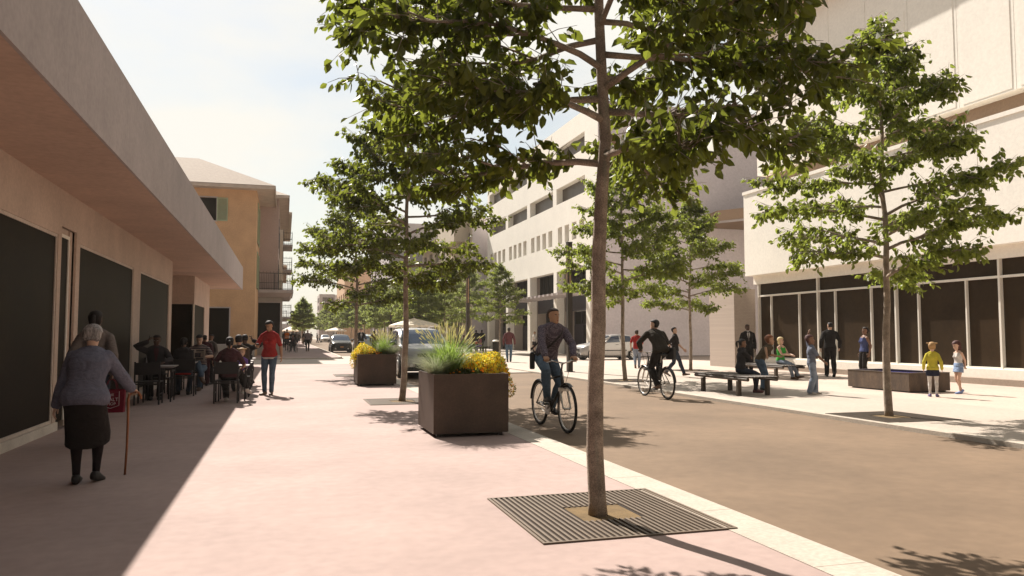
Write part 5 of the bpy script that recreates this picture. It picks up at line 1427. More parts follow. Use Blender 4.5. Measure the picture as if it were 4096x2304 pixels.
        if 'suit' in ex:
            tie = ex[ex.index('suit')+1]
            front_strip('dress_shirt',[(.23,-.004,.004),(.32,-.022,.022),(.40,-.042,.042),(.47,-.052,.052),(.525,-.040,.040)],WHITEC if len(ex)<3 or ex[2] is None else ex[2],.012)
            if tie: front_strip('tie',[(.24,-.006,.006),(.28,-.024,.024),(.40,-.018,.018),(.50,-.012,.012),(.53,-.017,.017)],tie,.020)
            c,x_,y_=spine(.560); g=MB(); g.loft([oval_ring(c+u2*z-y_*.004,x_,y_,rx,ry,16) for z,rx,ry in ((-.02,.070,.066),(.0,.066,.062),(.032,.060,.057))]); g.build('collar',WHITEC if len(ex)<3 or ex[2] is None else ex[2],t,smooth=True)
        if 'hem' in ex:
            g=MB(); rings=[]
            for h in (-.08,-.06,-.04):
                c,x_,y_=spine(h); rx,ry=interp([(a,b_) for a,b_,_ in TR],h),interp([(a,b_) for a,_,b_ in TR],h); rings.append(oval_ring(c,x_,y_,max(rx,.150)+e+.008,max(ry,.108)+e+.008,18,.9))
            g.loft(rings); g.build('hem',ex[ex.index('hem')+1],t,smooth=True)
        if kind=='vest':
            for h in (.14,.24):
                front_strip('reflective_band',[(h-.02,-.12,.12),(h+.02,-.12,.12)],mat('reflective',(0.5,0.45,0.35),.4),.01)
    # --- shoes
    if shoes:
        for sg in (-1,1):
            q=MB(); foot(q,sg,.007); A=legs[sg][2]
            q.build('shoe',shoes,t,smooth=True)
    # --- hair
    if hair and hair[0]!='bald':
        st, mm = hair[0], HAIRM[hair[1]]; q = MB()
        inf = {'short':.010,'crop':.004,'pony':.007,'bun':.010,'bob':.016,'perm':.024,'cap':.010,'pigtails':.012}[st]
        zl = {'short':.050,'crop':.075,'pony':.050,'bun':.045,'bob':-.02,'perm':.045,'cap':.06,'pigtails':.05}[st]
        hl = .182 if st not in ('bob','pigtails','perm') else .175      # hairline
        rings=[]; zs=[zl,zl+.012]+[.0115*i for i in range(-2,20) if .0115*i>zl+.018]+[.2225,.2265,.2295]
        sd0 = len(label)*.37
        for z in zs:
            w=interp([(r_[0],r_[1]) for r_ in HEADR],z); fr=interp([(r_[0],r_[2]) for r_ in HEADR],z); bk=interp([(r_[0],r_[3]) for r_ in HEADR],z)
            if z<.06: w=max(w,.060); bk=max(bk,.058+z*.3)
            k=max(0,(z-.12)/.113); ii=inf*math.sqrt(max(0,1-k*k))*(.5 if z<zl+.01 else 1)+.002; zz=z+inf*k*.8
            if z>=hl: frn = fr-ii
            elif z>hl-.035: frn = lerp(.0 if st!='bob' else -.03, fr-ii, ((z-hl+.035)/.035)**1.4)
            else: frn = .010 if st!='bob' else -.032
            ring=oval_ring(hpnt(0,(frn+bk+ii)/2,zz),Xh,Yh,(w+ii)*hs,(bk+ii-frn)/2*hs,26,.92); cc=hpnt(0,(frn+bk)/2,zz)
            amp = {'perm':.07,'bob':.035,'short':.04,'pigtails':.04}.get(st,.012)
            ring=[tuple(cc+(V3(pt)-cc)*(1+amp*noise.noise(V3((j*.9+sd0, z*22, sd0))))) for j,pt in enumerate(ring)]
            rings.append(ring)
        q.loft(rings)
        if st=='pony':
            p0=hpnt(0,.105,.155); q.ell(hpnt(0,.112,.150),(.022*hs,)*3,None,10,8)
            q.tube([p0,hpnt(0,.145,.14),hpnt(0,.15,.09),hpnt(0,.135,.035),hpnt(0,.12,-.015)],[.014,.026,.029,.022,.006],10)
        if st=='bun': q.ell(hpnt(0,.115,.13),(.04*hs,.035*hs,.04*hs),None,12,8)
        if st=='pigtails':
            for sg in (-1,1): q.ell(hpnt(sg*.085,.02,.20),(.03*hs,.028*hs,.022*hs),None,10,8); q.tube([hpnt(sg*.07,.02,.195),hpnt(sg*.115,.03,.215),hpnt(sg*.13,.04,.19)],[.014,.016,.004],8)
        q.build('hair',mm,t,smooth=True)
        if st=='cap':
            q=MB(); q.loft([oval_ring(hpnt(0,cy,z),Xh,Yh,w*hs,d*hs,20) for z,cy,w,d in ((.165,.006,.084,.106),(.185,.004,.098,.122),(.215,-.004,.090,.112),(.24,-.006,.055,.075),(.247,-.004,.012,.02))])
            q.loft([oval_ring(hpnt(0,-.10,z),Xh,Yh,w*hs,.045*hs,14) for z,w in ((.168,.06),(.178,.062))]); q.build('flat_cap',GREYC,t,smooth=True)
    t['_wr'] = 0; del t['_wr']
    # scale to the person's height
    for ch in t.children: ch.scale = (s,s,s)
    for ch in t.children:
        for g in ch.children: pass
    info = dict(root=t, arms={k:[p*s for p in v] for k,v in arms.items()}, head=hpnt(0,0,.1)*s, spine=lambda h:(spine(h)[0]*s,spine(h)[1],spine(h)[2]), s=s)
    return info
def wpos(info, v):
    """local (scaled) point to world"""
    r = info['root']; return Vector(r.location) + Matrix.Rotation(r.rotation_euler.z,3,'Z') @ Vector(v)

def finish_people():
    for o, vx, it, x in JOBS:
        m = o.modifiers.new('r','REMESH'); m.mode='VOXEL'; m.voxel_size=vx; m.use_smooth_shade=True
        if it: k=o.modifiers.new('s','SMOOTH'); k.factor=.5; k.iterations=it
    bpy.context.view_layer.update()
    dg = bpy.context.evaluated_depsgraph_get()
    for o, vx, it, x in JOBS:
        me = bpy.data.meshes.new_from_object(o.evaluated_get(dg)); mats=[m for m in o.data.materials]
        if x is not None:
            bm = bmesh.new(); bm.from_mesh(me)
            for fc in bm.faces: fc.material_index=0; fc.smooth=True
            vs=[bm.verts.new(p) for p in x.v]
            for fidx, mi in zip(x.f,x.m):
                try: fc=bm.faces.new([vs[i] for i in fidx]); fc.material_index=mi; fc.smooth=True
                except ValueError: pass
            bm.to_mesh(me); bm.free()
        if len(me.materials) == 0:
            for m in mats: me.materials.append(m)
        old=o.data; o.modifiers.clear(); o.data=me; bpy.data.meshes.remove(old)
        me.polygons.foreach_set('use_smooth',[True]*len(me.polygons)); me.update()
def sit(seat, H, **k):
    s = H/1.75; z = seat/s+.095; g = k.pop('gap', .085)
    d = dict(pelvis=(0,.02,z), FL=(g,-.42,.085), FR=(-g,-.42,.085), L=(.09,-.26,z+.10), R=(-.09,-.26,z+.10), hL=(-.5,-.8,-.2), hR=(.5,-.8,-.2), nL=(0,0,-1), nR=(0,0,-1), KL=(.15,-1,.6), KR=(-.15,-1,.6))
    d.update(k); return d
def phone(label, info, sg, at=None, rot=None, m=None):
    S_,E_,W_ = info['arms'][sg]; p = wpos(info, at if at is not None else W_)
    o = MB(); o.rbox(-.034,.034,-.006,.006,-.062,.062,.004); q=o.build('phone', m or BLKP, None); q.location=p; q.rotation_euler = rot or (0,0,0); return tag(q,label,'phone')
def walk(sg=1, st=.30, **k):
    d = dict(pelvis=(0,0,.915), FL=(.075,-st*sg*.9,.085+(0 if sg>0 else .07)), FR=(-.075,st*sg*.9,.085+(.07 if sg>0 else 0)), pL=(10 if sg>0 else -28), pR=(-28 if sg>0 else 10), L=(.25,.17*sg,.925), R=(-.25,-.17*sg,.925))
    d.update(k); return d

# ---- left pavement
old = person('old woman in a blue wool jacket and dark skirt leaning on a wooden cane', (-1.78, 8.15, 0), R(180), 1.57, 'pale', ('perm','grey'), ('jacket',BLUEC), ('skirt_tights',BLACKC,.61,.025,TIGHT), SHB,
    dict(pelvis=(0,.10,.90), lean=13, bend=16, head=(14,0), FL=(.085,-.02,.085), FR=(-.085,-.10,.10), pR=-12, L=(.30,-.03,.80), R=(-.37,-.42,.93), Rp=(-.5,.7,-.3), hR=(-.2,-1,-.25), nR=(0,0,-1), curlR=.75, yL=8, yR=-8), 'f', .009, fat=1.24)
S_,E_,W_ = old['arms'][-1]; cw = wpos(old, W_ + Vector((0,-.07,-.035)))
b = MB(); pts=[(0,0,0),(.0,0,cw.z-.04)]; b.tube([(-.01,0,.0),(0,0,.25),(.004,0,.5),(.0,0,cw.z-.07),(.01,0,cw.z-.03),(.03,0,cw.z-.006),(.06,0,cw.z+.004),(.095,0,cw.z-.01),(.115,0,cw.z-.045),(.117,0,cw.z-.075)],[.011,.0115,.012,.013,.0135,.014,.014,.0135,.013,.011],10)
q = b.build('walking_cane', mat('cane_wood',(0.25,0.085,0.028),.45,.2,8), None, smooth=True); q.location=(cw.x-.04,cw.y,0); tag(q,'orange brown wooden cane with a crook handle held by the old woman','cane')

hw = person('woman in a grey hooded top carrying a red shopping bag by the window', (-2.33, 11.0, 0), R(180), 1.73, 'dark', ('pony','black'), ('hoodie',HOODG), ('jeans',DENIMD), SHB,
    walk(1,.14, L=(.21,.05,.93), R=(-.22,.05,.93), curlR=1.1, nR=(1,0,0), hR=(0,0,-1), head=(4,0)), 'f', .012)
W_ = hw['arms'][-1][2]; p = wpos(hw, W_+Vector((0,0,-.09)))
bag = thing('shopping_bag','red paper shopping bag with a white shop badge at the side of the hooded woman','bag',(p.x,p.y,p.z-.42))
b = MB(); RB = cloth('red_paper',(0.14,0.009,0.022)); b.loft([[(-.15,-.06,0),(.15,-.06,0),(.15,.06,0),(-.15,.06,0)],[(-.16,-.05,.29),(.16,-.05,.29),(.16,.05,.29),(-.16,.05,.29)]],True,False); b.build('sack', RB, bag)
for sy in (-1,1):
    b = MB(); b.tube([(-.07,sy*.05,.29),(-.04,sy*.03,.40),(0,sy*.012,.425),(.04,sy*.03,.40),(.07,sy*.05,.29)],.004,5); b.build('handle', RB, bag)
TXT = mat('print_white',(0.6,0.5,0.5),.8,.05)
for w_, zz, sz in (('THE',.225,.045),('SHALT',.165,.062),('SHOP',.11,.05)):
    text_mesh(w_, sz, 'lettering', TXT, bag, Matrix.Translation((0,-.0615-.004*(1-zz/.29)*0-.001,zz)) @ Matrix.Rotation(R(90),4,'X') @ Matrix.Rotation(R(2),4,'X'))
b = MB(); pts=[(-.10,-.0605,.27),(-.10,-.062,.09),(0,-.0625,.055),(.10,-.062,.09),(.10,-.0605,.27)]
b.tube(pts,.0035,4); b.build('badge', TXT, bag)

ph = person('dark suited man sitting by the shop window with a phone at his ear', (-2.72, 18.6, 0), R(8), 1.80, 'dark', ('crop','black'), ('jacket',SUITG,'suit',MARD,MARD), ('trousers',SUITB), SHB,
    sit(.465,1.80, lean=-3, R=(-.17,-.10,1.21), Rp=(-1,.1,-.5), hR=(.25,.05,.9), nR=(1,.1,0), curlR=.6, L=(.16,-.34,.78), Lp=(.8,.6,-.2), head=(6,-12)), 'm', .011)
phone('phone held to his ear by the suited man at the window', ph, -1, ph['arms'][-1][2]+Vector((.035,.0,.075)), (0.1,.15,1.57))
person('woman in a dark hooded jacket with a red hem, back to the camera', (-2.23, 19.2, 0), R(180), 1.68, 'brown', ('pony','black'), ('hoodie',HOODD,'hem',REDC), ('jeans',DENIMD), SHB, sit(.465,1.68, lean=4, FL=(.13,-.30,.085), FR=(-.10,-.20,.085), yL=20, head=(6,0)), 'f', .011)
nm = person('dark haired man in a striped polo reading a newspaper, legs crossed', (-2.08, 21.2, 0), R(-6), 1.80, 'pale', ('short','black'), ('polo',STRIPE), ('jeans',DENIM), SHBR,
    sit(.465,1.80, lean=4, FL=(.10,-.40,.085), FR=(.17,-.56,.36), KR=(.1,-.7,1), pR=-30, yR=40, L=(.17,-.36,.82), R=(-.20,-.36,.80), Lp=(1,.3,-.5), Rp=(-1,.3,-.5), nL=(-1,0,0), nR=(1,0,0), hL=(-.2,-.6,.7), hR=(.2,-.6,.7), curlL=1.0, curlR=1.0, head=(20,0)), 'm', .011)
npos = wpos(nm, Vector((-.01,-.43,.90))); 
news = thing('newspaper','open newspaper with a dark headline held by the man in the striped polo','newspaper',npos,R(-6))
PAP = mat('newsprint',(0.46,0.37,0.30),.9,.1,8); INK = mat('news_ink',(0.05,0.04,0.045),.9,.2,8)
b = MB(); n_=10
for i in range(n_):
    xa,xb = -.24+.48*i/n_, -.24+.48*(i+1)/n_; ya,yb = -.05*abs(math.cos(i*.3)), -.05*abs(math.cos((i+1)*.3))
    b.quad((xa,ya,-.14),(xb,yb,-.14),(xb,yb+.05,.14),(xa,ya+.05,.14))
b.build('sheet', PAP, news)
b = MB()
rr_ = random.Random(4)
for (x0,x1,z0,z1) in ((-.21,-.02,.085,.118),(.03,.21,.09,.115),(-.20,-.10,-.02,.06),(.0,.14,-.06,.05),(.02,.20,-.12,-.085)): b.quad((x0,-.072+.18*z0,z0),(x1,-.072+.18*z0,z0),(x1,-.072+.18*z1,z1),(x0,-.072+.18*z1,z1))
for i in range(12):
    z0=.065-.016*i; b.quad((-.075,-.068+.18*z0,z0),(-.02,-.068+.18*z0,z0),(-.02,-.067+.18*z0,z0+.006),(-.075,-.067+.18*z0,z0+.006)); b.quad((.15,-.064+.18*z0,z0),(.215,-.062+.18*z0,z0),(.215,-.061+.18*z0,z0+.006),(.15,-.063+.18*z0,z0+.006))
b.build('print', INK, news)
person('man in a dark maroon jacket standing behind the newspaper reader, back turned', (-2.10, 22.7, 0), R(175), 1.40, 'brown', ('crop','black'), ('jacket',MARD), ('trousers',MARD), SHB, dict(), 'm', .014)
person('man in a grey tweed jacket behind the newspaper reader', (-2.0, 23.3, 0), R(-35), 1.42, 'brown', ('crop','black'), ('jacket',GREYC,'suit',None), ('trousers',SUITG), SHB, dict(L=(.2,-.15,.95)), 'm', .014)

person('woman with a ponytail in a maroon hooded top, seated with her back to the camera', (-1.09, 17.0, 0), R(180), 1.72, 'tan', ('pony','black'), ('tshirt',MARD), ('trousers',BLACKC), SHW, sit(.465,1.72, lean=2, FL=(.07,-.36,.085), FR=(-.32,-.46,.28), KR=(0,-1,.9), pR=-25, yR=-50, L=(.26,-.24,.72), R=(-.26,-.24,.72), head=(0,3)), 'f', .011)
person('little girl in a purple top with a fair fringe, sitting at the table', (-.93, 18.55, 0), R(0), 1.18, 'pale', ('pigtails','sandy'), ('tshirt',PURP), ('trousers',WHITEC), SHW, sit(.44,1.18, FL=(.08,-.36,.20), FR=(-.08,-.36,.20)), 'f', .011, child=True)
person('man in a brown jacket with thick dark hair, seated with his back to the camera', (-1.06, 19.8, 0), R(183), 1.80, 'pale', ('short','black'), ('jacket',BROWNJ), ('trousers',SUITG), SHB, sit(.465,1.80, lean=3, FR=(-.26,-.52,.34), KR=(0,-1,.9), pR=-30, yR=-50, head=(4,-4)), 'm', .012)
bs_ = person('man in a dark blue suit seated farthest, back to the camera, phone at his ear', (-1.02, 21.8, 0), R(176), 1.82, 'dark', ('crop','black'), ('jacket',SUITB), ('trousers',SUITB), SHB, sit(.465,1.82, R=(-.19,-.10,1.20), Rp=(-1,.1,-.5), hR=(.25,.05,.9), nR=(1,.1,0), head=(2,10)), 'm', .013)
phone('phone at the ear of the dark suited man seated farthest', bs_, -1, bs_['arms'][-1][2]+Vector((.03,0,.07)), (0,.15,1.57))
rw = person('woman in a red top and blue jeans standing in the sun, looking at her phone', (-.35, 18.85, 0), R(-12), 1.73, 'tan', ('bun','black'), ('tshirt',REDC,'hem',WHITEC), ('jeans',DENIM), SHBR,
    dict(pelvis=(.02,0,.93), FL=(.085,-.02,.085), FR=(-.075,.0,.085), yL=8, yR=-16, L=(.29,.03,.90), R=(-.19,-.25,1.13), Rp=(-.6,.8,-.4), hR=(.2,-.9,.35), nR=(.3,0,1), curlR=.7, head=(26,-22), side=0), 'f', .008)
phone('small dark phone in the hand of the woman in red', rw, -1, rw['arms'][-1][2]+Vector((.02,-.08,.055)), (R(62),0,R(-10)))

# ---- far left pavement
G_FAR = 'small far pedestrians'
person('broad man in an orange safety vest and dark shorts walking behind the wheelchair', (.2, 70.0, .03), R(0), 1.90, 'dark', ('crop','black'), ('vest',ORGC), ('shorts',BLACKC), SHB, walk(-1,.16), 'm', .02)
wcx, wcy = .62, 62.3
person('bearded man in a grey suit and dark red tie sitting in a wheelchair', (wcx, wcy, .03), 0, 1.75, 'brown', ('crop','black'), ('jacket',SUITG,'suit',MAROON,MAROON), ('trousers',SUITG), SHB, sit(.50,1.75, FL=(.13,-.44,.16), FR=(-.13,-.44,.16), L=(.30,-.10,.74), R=(-.30,-.10,.74), Lp=(1,.6,0), Rp=(-1,.6,0)), 'm', .02)
wc = thing('wheelchair','black wheelchair with bright rims under the suited man','wheelchair',(wcx,wcy,.03))
for sg in (-1,1):
    b = MB(); b.ring((sg*.33,.05,.31),(1,0,0),.30,.016,28,6); w_ = b.build('wheel',TYRE,wc)
    b = MB(); b.ring((sg*.36,.05,.31),(1,0,0),.27,.011,28,6); r_ = b.build('rim',CHROME,wc); r_.parent=w_
    b = MB(); b.ring((sg*.24,-.42,.09),(1,0,0),.07,.02,14,6); b.build('caster',TYRE,wc)
    b = MB(); b.tube([(sg*.25,.24,.92),(sg*.25,.22,.5),(sg*.25,-.25,.5),(sg*.25,-.42,.2),(sg*.2,-.5,.1)],.014,6); b.tube([(sg*.27,.22,.70),(sg*.27,-.15,.70),(sg*.26,-.2,.5)],.013,6); b.build('side_frame',IRON,wc)
    b = MB(); b.rbox(sg*.04,sg*.2,-.56,-.42,.085,.10,.004); b.build('footrest',IRON,wc)
b = MB(); b.rbox(-.24,.24,-.24,.22,.47,.50,.01); b.build('seat',BLKP,wc)
b = MB(); b.rbox(-.24,.24,.21,.235,.5,.86,.008); b.build('backrest',BLKP,wc)
b = MB(); b.tube([(-.24,-.05,.2),(.24,-.05,.45)],.01,5); b.tube([(.24,-.03,.2),(-.24,-.03,.45)],.01,5); b.build('cross_brace',STEEL,wc)
person('bald man in a plaid short sleeved shirt walking towards the camera', (1.84, 66.0, .03), 0, 1.80, 'pale', ('bald','brown'), ('polo',PLAID), ('jeans',BLACKC), SHBR, walk(1,.12, L=(.28,-.03,.92), R=(-.30,.03,.92)), 'm', .02)
bm_ = person('man with a red bag walking behind the orange vest man', (-.02, 86, .03), 0, 1.80, 'dark', ('crop','black'), ('jacket',GREYC), ('trousers',SUITG), SHB, walk(1,.1), 'm', .024)
b = MB(); b.rbox(-.17,.17,-.06,.06,0,.36,.02); b.tube([(-.08,0,.36),(0,0,.47),(.08,0,.36)],.01,5); q=b.build('hand_bag',cloth('red_paper',(0.3,0.012,0.035)),None); q.location=(-.42,85.9,.42); tag(q,'red bag carried past the far shop by the man behind the vest','bag')
person('dark haired man mostly hidden behind the orange vest man', (.85, 84, .03), 0, 1.78, 'brown', ('short','black'), ('jacket',SUITB), ('trousers',SUITB), SHB, walk(-1,.1), 'm', .024)
far = [(1.55,110,'man in a grey coat standing past the wheelchair','m',GREYC,SUITG,1.78,20),(2.05,118,'woman in a dark dress farther along the left pavement','f',OLIVE,BLACKC,1.66,0),(2.55,106,'man in a black suit and white shirt walking far down the pavement','m',SUITB,SUITB,1.82,0),
    (5.6,142,'person in brown crossing far down the street','m',OLIVE,SUITG,1.75,70),(6.3,150,'short person in pale clothes crossing far down the street','f',WHITEC,DENIM,1.6,90),(8.3,132,'pair member in a pale shirt at the white car','m',SLATE,SUITG,1.78,180),(7.8,131,'pair member in dark clothes at the white car','m',BLACKC,SUITB,1.76,160)]
for x,y,lb,sx,tp,bt,h_,rz in far:
    person(lb,(x,y,.03 if x<3.4 else -.05),R(rz),h_,'brown' if sx=='m' else 'tan',('short','black'),('jacket',tp,'suit',None) if 'white shirt' in lb else ('long',tp),('trousers',bt) if sx=='m' else ('skirt',bt,.5),SHB,walk(1,.14),sx,.028,G_FAR)
person('cyclist in a jacket riding far off along the left kerb', (3.9,122,-.05), 0, 1.78,'pale',('short','brown'),('jacket',SUITG),('trousers',SUITB),SHB, dict(pelvis=(0,.30,1.02),lean=15,FL=(.08,.2,.44),FR=(-.08,-.05,.25),L=(.26,-.30,1.08),R=(-.26,-.30,1.08)),'m',.028)

# ---- behind the planters
person('man in a dark suit and flat cap cycling towards the camera behind the planter', (4.5,47.6,-.03), R(0), 1.78,'pale',('cap','grey'),('jacket',SUITB,'suit',SLATE),('trousers',SUITB),SHB, dict(pelvis=(0,.30,1.00),lean=14,FL=(.08,.2,.44),FR=(-.08,-.05,.25),L=(.26,-.28,1.07),R=(-.26,-.28,1.07),Lp=(1,.4,-.3),Rp=(-1,.4,-.3)),'m',.016)
person('man in a dark jacket seen from behind near the pale blue car', (6.2,56,-.02), R(170), 1.74,'dark',('crop','black'),('jacket',OLIVE),('trousers',SUITB),SHB, walk(1,.12),'m',.018)

# ---- right side, middle distance
person('man in a maroon sweater and jeans walking away across the plaza', (11.08,38.0,0), R(163), 1.80,'dark',('crop','black'),('long',MAROON),('jeans',DENIM),SHB, walk(-1,.12, L=(.27,.02,.90), R=(-.28,-.03,.90)),'m',.014)
person('fair haired woman in a white blouse and black skirt standing in the arcade', (19.5,59.5,0), R(-60), 1.66,'pale',('bob','sandy'),('long',WHITEC),('skirt',BLACKC,.42,-.01),SHBR, dict(L=(.2,-.25,1.1)),'f',.02)
person('black suited man standing left of the seated couple, back turned', (16.6,67.5,0), R(165), 1.84,'dark',('crop','black'),('jacket',SUITB),('trousers',SUITB),SHB, dict(),'m',.02)
person('black suited man standing behind the seated couple, near the bin', (16.1,63.5,0), R(190), 1.84,'dark',('crop','black'),('jacket',SUITB),('trousers',SUITB),SHB, dict(L=(.18,-.28,1.1)),'m',.02)
person('person in dark clothes sitting with legs crossed on the bench by the bin', (14.75,60.4,0), R(-75), 1.76,'brown',('short','black'),('jacket',OLIVE),('trousers',SUITG),SHBR, sit(.465,1.76,FR=(-.05,-.62,.25),lean=8),'m',.02)
cw_ = person('girl in a pink top and purple trousers holding a red ball on the bench', (15.1,60.1,0), R(-60), 1.62,'tan',('pony','black'),('tshirt',cloth('pink',(0.33,0.13,0.14))),('trousers',PURP),SHW, sit(.465,1.62,lean=6,L=(.06,-.34,.75),R=(-.1,-.34,.75)),'f',.02)
p = wpos(cw_, Vector((-.02,-.42,.76))); b = MB(); b.ell((0,0,0),(.13,.13,.13),None,16,10); q=b.build('ball',cloth('ball_red',(0.42,0.02,0.015)),None,smooth=True); q.location=p; tag(q,'red ball held on the lap of the girl on the far bench','ball')
for i,(x,y,rz,lb) in enumerate(((13.9,63.5,-80,'dark seated figure, left one of the pair behind the tall grass'),(14.6,63.8,60,'dark seated figure, right one of the pair behind the tall grass'))):
    person(lb,(x,y,0),R(rz),1.76,'brown',('short','black'),('jacket',OLIVE),('trousers',SUITB),SHB, sit(.465,1.76,lean=5),'m',.022)
    chair('dark far cafe chair under the %s figure of the pair' % ('left','right')[i], x, y, R(rz+180), 'far cafe chairs')

# ---- cyclists
c1 = person('cyclist in a dotted purple shirt and jeans riding towards the camera', B1, B1R, 1.84, 'tan', ('crop','brown'), ('shirt',DOTS), ('jeans',DENIM), SHB,
    dict(pelvis=(.0,.285,1.045), lean=20, bend=10, side=5, head=(-12,24), FL=(.095,.28,.30), FR=(-.095,-.01,.475), pR=8, pL=-8, KL=(.25,-1,.3), KR=(-.22,-1,.3), L=(.222,-.265,1.085), R=(-.222,-.265,1.085), Lp=(1,.25,-.35), Rp=(-1,.25,-.35), hL=(.05,-.8,-.45), hR=(-.05,-.8,-.45), nL=(0,0,-1), nR=(0,0,-1), curlL=1.0, curlR=1.0), 'm', .008)
def sling_bag(label, info, sg):
    """bag on the hip of side sg with a strap across the chest"""
    sp = info['spine']; t = thing('shoulder_bag', label, 'bag', info['root'].location, info['root'].rotation_euler.z)
    c,x_,y_ = sp(.02); s=info['s']; o = c+x_*sg*.185*s+Vector((0,.12,-.05)); b = MB()
    M3=Matrix.Rotation(R(-20 if info is c1 else 12),3,'Z'); vs=[]
    b.loft([[tuple(o+M3@Vector((a*w,bb*d,z))) for a,bb in ((-1,-.8),(-.8,-1),(.8,-1),(1,-.8),(1,.8),(.8,1),(-.8,1),(-1,.8))] for z,w,d in ((-.17,.030,.12),(-.155,.042,.14),(.06,.042,.14),(.09,.032,.135),(.10,.02,.12))])
    b.build('pouch', BLKP, t)
    b = MB()
    P=[]
    for k in range(9):
        f=k/8; h=lerp(.06,.50,f); u=lerp(sg*.19,-sg*.11,f); c,x_,y_=sp(h); P.append(c+x_*u*s-y_*(.150-.05*abs(f-.5))*s*(1 if .05<f<.95 else .8))
    P=[o+Vector((0,-.02,.14))]+P
    c,x_,y_=sp(.53); P.append(c-x_*sg*.11*s+y_*.03)
    for k in range(7):
        f=k/6; h=lerp(.47,.08,f); u=lerp(-sg*.12,sg*.18,f); c,x_,y_=sp(h); P.append(c+x_*u*s+y_*.150*s)
    P.append(o+Vector((0,.08,.14)))
    vs=[]; 
    for p in P: vs += [p+Vector((0,0,-.019)), p+Vector((0,0,.019))]
    b.add(vs,[[2*i,2*i+1,2*i+3,2*i+2] for i in range(len(P)-1)]); b.build('strap', BLKP, t); return t
sling_bag('black messenger bag on the hip of the cyclist in the dotted shirt', c1, -1)
c2 = person('cyclist in a black jacket riding away, looking to the left', B2, B2R, 1.84, 'pale', ('short','black'), ('jacket',cloth('olive_black',(0.036,0.030,0.022))), ('trousers',SUITB), SHBR,
    dict(pelvis=(0,.275,1.045), lean=29, bend=14, head=(-14,38), FL=(.095,.28,.30), FR=(-.095,-.01,.475), pR=8, pL=-8, KL=(.25,-1,.3), KR=(-.22,-1,.3), L=(.222,-.265,1.085), R=(-.222,-.265,1.085), Lp=(1,.2,-.35), Rp=(-1,.2,-.35), hL=(0,-.8,-.45), hR=(0,-.8,-.45), nL=(0,0,-1), nR=(0,0,-1), curlL=1.0, curlR=1.0), 'm', .009)
sling_bag('black bag hanging at the hip of the cyclist in the black jacket', c2, -1)

# ---- plaza
person('man in a red t shirt and jeans walking away near the silver hatchback', (14.15,29.4,0), R(149), 1.62,'tan',('short','brown'),('tshirt',REDC),('jeans',DENIML),SHBR, walk(-1,.08, L=(.27,.03,.90), R=(-.18,-.22,1.05)),'m',.012)
person('young man in a black t shirt walking to the right', (12.62,23.3,0), R(54), 1.68,'pale',('short','black'),('tshirt',BLACKC),('jeans',DENIMD),SHBR, walk(-1,.36, L=(.26,-.26,.95), R=(-.25,.14,.92)),'m',.011)
person('tall black suited man with a patterned tie standing behind the benches', (15.9,24.0,0), R(-20), 1.78,'dark',('crop','black'),('jacket',SUITB,'suit',GREYC),('trousers',SUITB),SHB, dict(L=(.25,-.02,.90),R=(-.25,-.02,.90)),'m',.011)
person('young woman in a dark hoodie, arms folded, on the front bench', (10.66,16.4,0), R(70), 1.62,'brown',('pony','black'),('hoodie',HOODD),('jeans',DENIMD),SHR, sit(.465,1.62,lean=8,L=(-.10,-.24,.90),R=(.10,-.25,.93),Lp=(1,-.1,-.6),Rp=(-1,-.1,-.6),hL=(-1,0,.1),hR=(1,0,.1),nL=(0,1,0),nR=(0,1,0),FL=(.10,-.40,.085),FR=(-.10,-.34,.085),head=(2,0)),'f',.009)
person('boy with ginger brown hair in an olive shirt bending forward with one arm out', (11.62,16.9,0), R(84), 1.48,'tan',('short','ginger'),('tshirt',OLIVE),('jeans',DENIM),SHB, dict(pelvis=(0,.10,.90),lean=30,bend=14,head=(-14,-10),L=(.10,-.58,1.0),R=(-.42,.10,1.05),Rp=(-.4,1,.2),Lp=(.6,.2,-.6),FL=(.10,-.02,.085),FR=(-.10,.06,.085)),'m',.009,child=True)
person('blonde woman in a bright green top sitting on the rear bench', (15.25,21.2,0), R(22), 1.66,'pale',('bob','blond'),('tank',GREENC),('jeans',DENIML),SHBR, sit(.465,1.66,lean=4,FL=(.02,-.62,.12),FR=(-.12,-.50,.085),KL=(0,-1,.7),L=(.06,-.40,.80),R=(-.12,-.40,.80),pL=15,head=(0,6)),'f',.009)
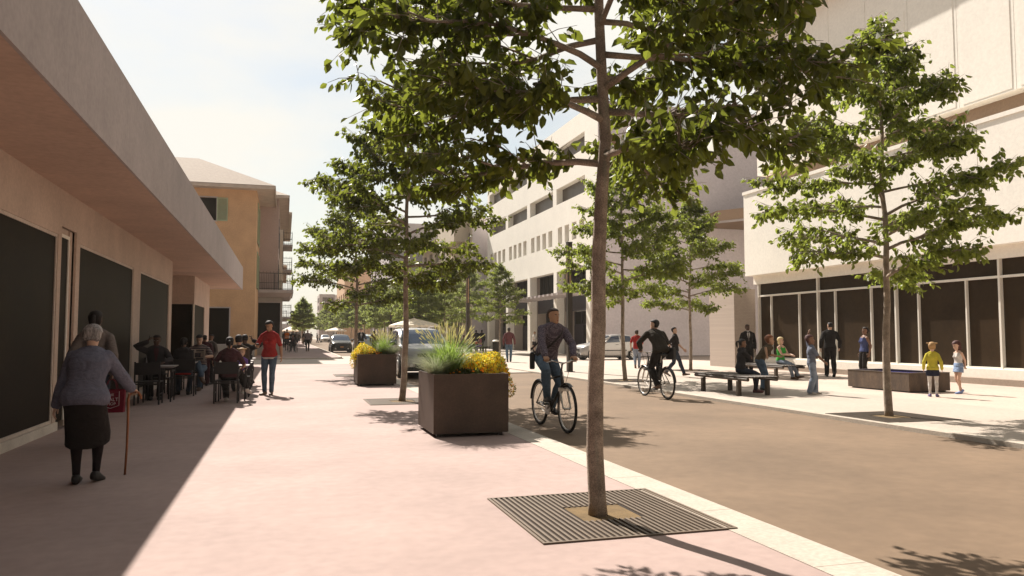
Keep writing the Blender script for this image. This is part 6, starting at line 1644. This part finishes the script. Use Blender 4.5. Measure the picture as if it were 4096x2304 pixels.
person('boy in a blue shirt and pale jeans waving one raised arm', (11.95,15.45,0), R(68), 1.36,'brown',('short','auburn'),('tshirt',SLATE),('wide',DENIML),SHW, dict(pelvis=(0,0,.92),FL=(.09,-.12,.085),FR=(-.10,.10,.085),yL=15,R=(-.30,-.30,.98),L=(.16,.02,1.86),Lp=(.9,.2,0),hL=(.1,-.2,1),nL=(0,-1,0),Rp=(-.6,.7,-.3),head=(-4,-10)),'m',.009,child=True)
person('man in a black suit walking towards the glazed building', (17.45,21.6,0), R(152), 1.84,'pale',('crop','black'),('jacket',SUITB,'suit',None),('trousers',SUITB),SHB, walk(1,.22, L=(.30,.12,.93),R=(-.30,-.10,.93),head=(0,14)),'m',.010)
person('woman in an indigo camisole standing behind the fountain box', (16.9,19.4,0), R(-100), 1.64,'brown',('bun','black'),('tank',INDIGO),('trousers',BLACKC),SHB, dict(bend=-4,L=(.25,.02,.90),R=(-.25,.0,.90)),'f',.010)
person('little girl with pigtails in a yellow top and navy skirt, back turned', (14.10,14.05,0), R(135), 1.19,'pale',('pigtails','sandy'),('long',YELC),('skirt_tights',NAVY,.26,.03,WHITEC),SHP, dict(FL=(.10,0,.085),FR=(-.10,0,.085),L=(.27,.0,.92),R=(-.27,.0,.92),yL=10,yR=-10),'f',.008,child=True)
person('little girl in a white sleeveless top and blue skirt, hands behind her back', (15.42,14.6,0), R(-98), 1.21,'pale',('bob','auburn'),('tank',WHITEC),('skirt',SKYC,.22,.03),SHBL, dict(FL=(.09,-.03,.085),FR=(-.09,.16,.12),pR=-30,L=(.04,.22,.94),R=(-.04,.24,.94),Lp=(1,.5,0),Rp=(-1,.5,0),hL=(-.4,.3,-.8),hR=(.4,.3,-.8),head=(22,-8),KL=(0,-1,0),KR=(0,-1,0)),'f',.008,child=True)
finish_people()

# ---------------------------------------------------------------- air haze
hz = bpy.data.materials.new('haze_air'); hz.use_nodes = True
n_ = hz.node_tree.nodes; n_.remove(n_['Principled BSDF'])
v_ = n_.new('ShaderNodeVolumePrincipled'); v_.inputs['Color'].default_value = (0.96, 0.92, 0.84, 1); v_.inputs['Density'].default_value = 0.00045; v_.inputs['Anisotropy'].default_value = 0.0
hz.node_tree.links.new(v_.outputs[0], n_['Material Output'].inputs['Volume'])
b = MB(); b.box(-300,300,-100,700,-1.1,21); tag(b.build('haze', hz), kind='stuff')
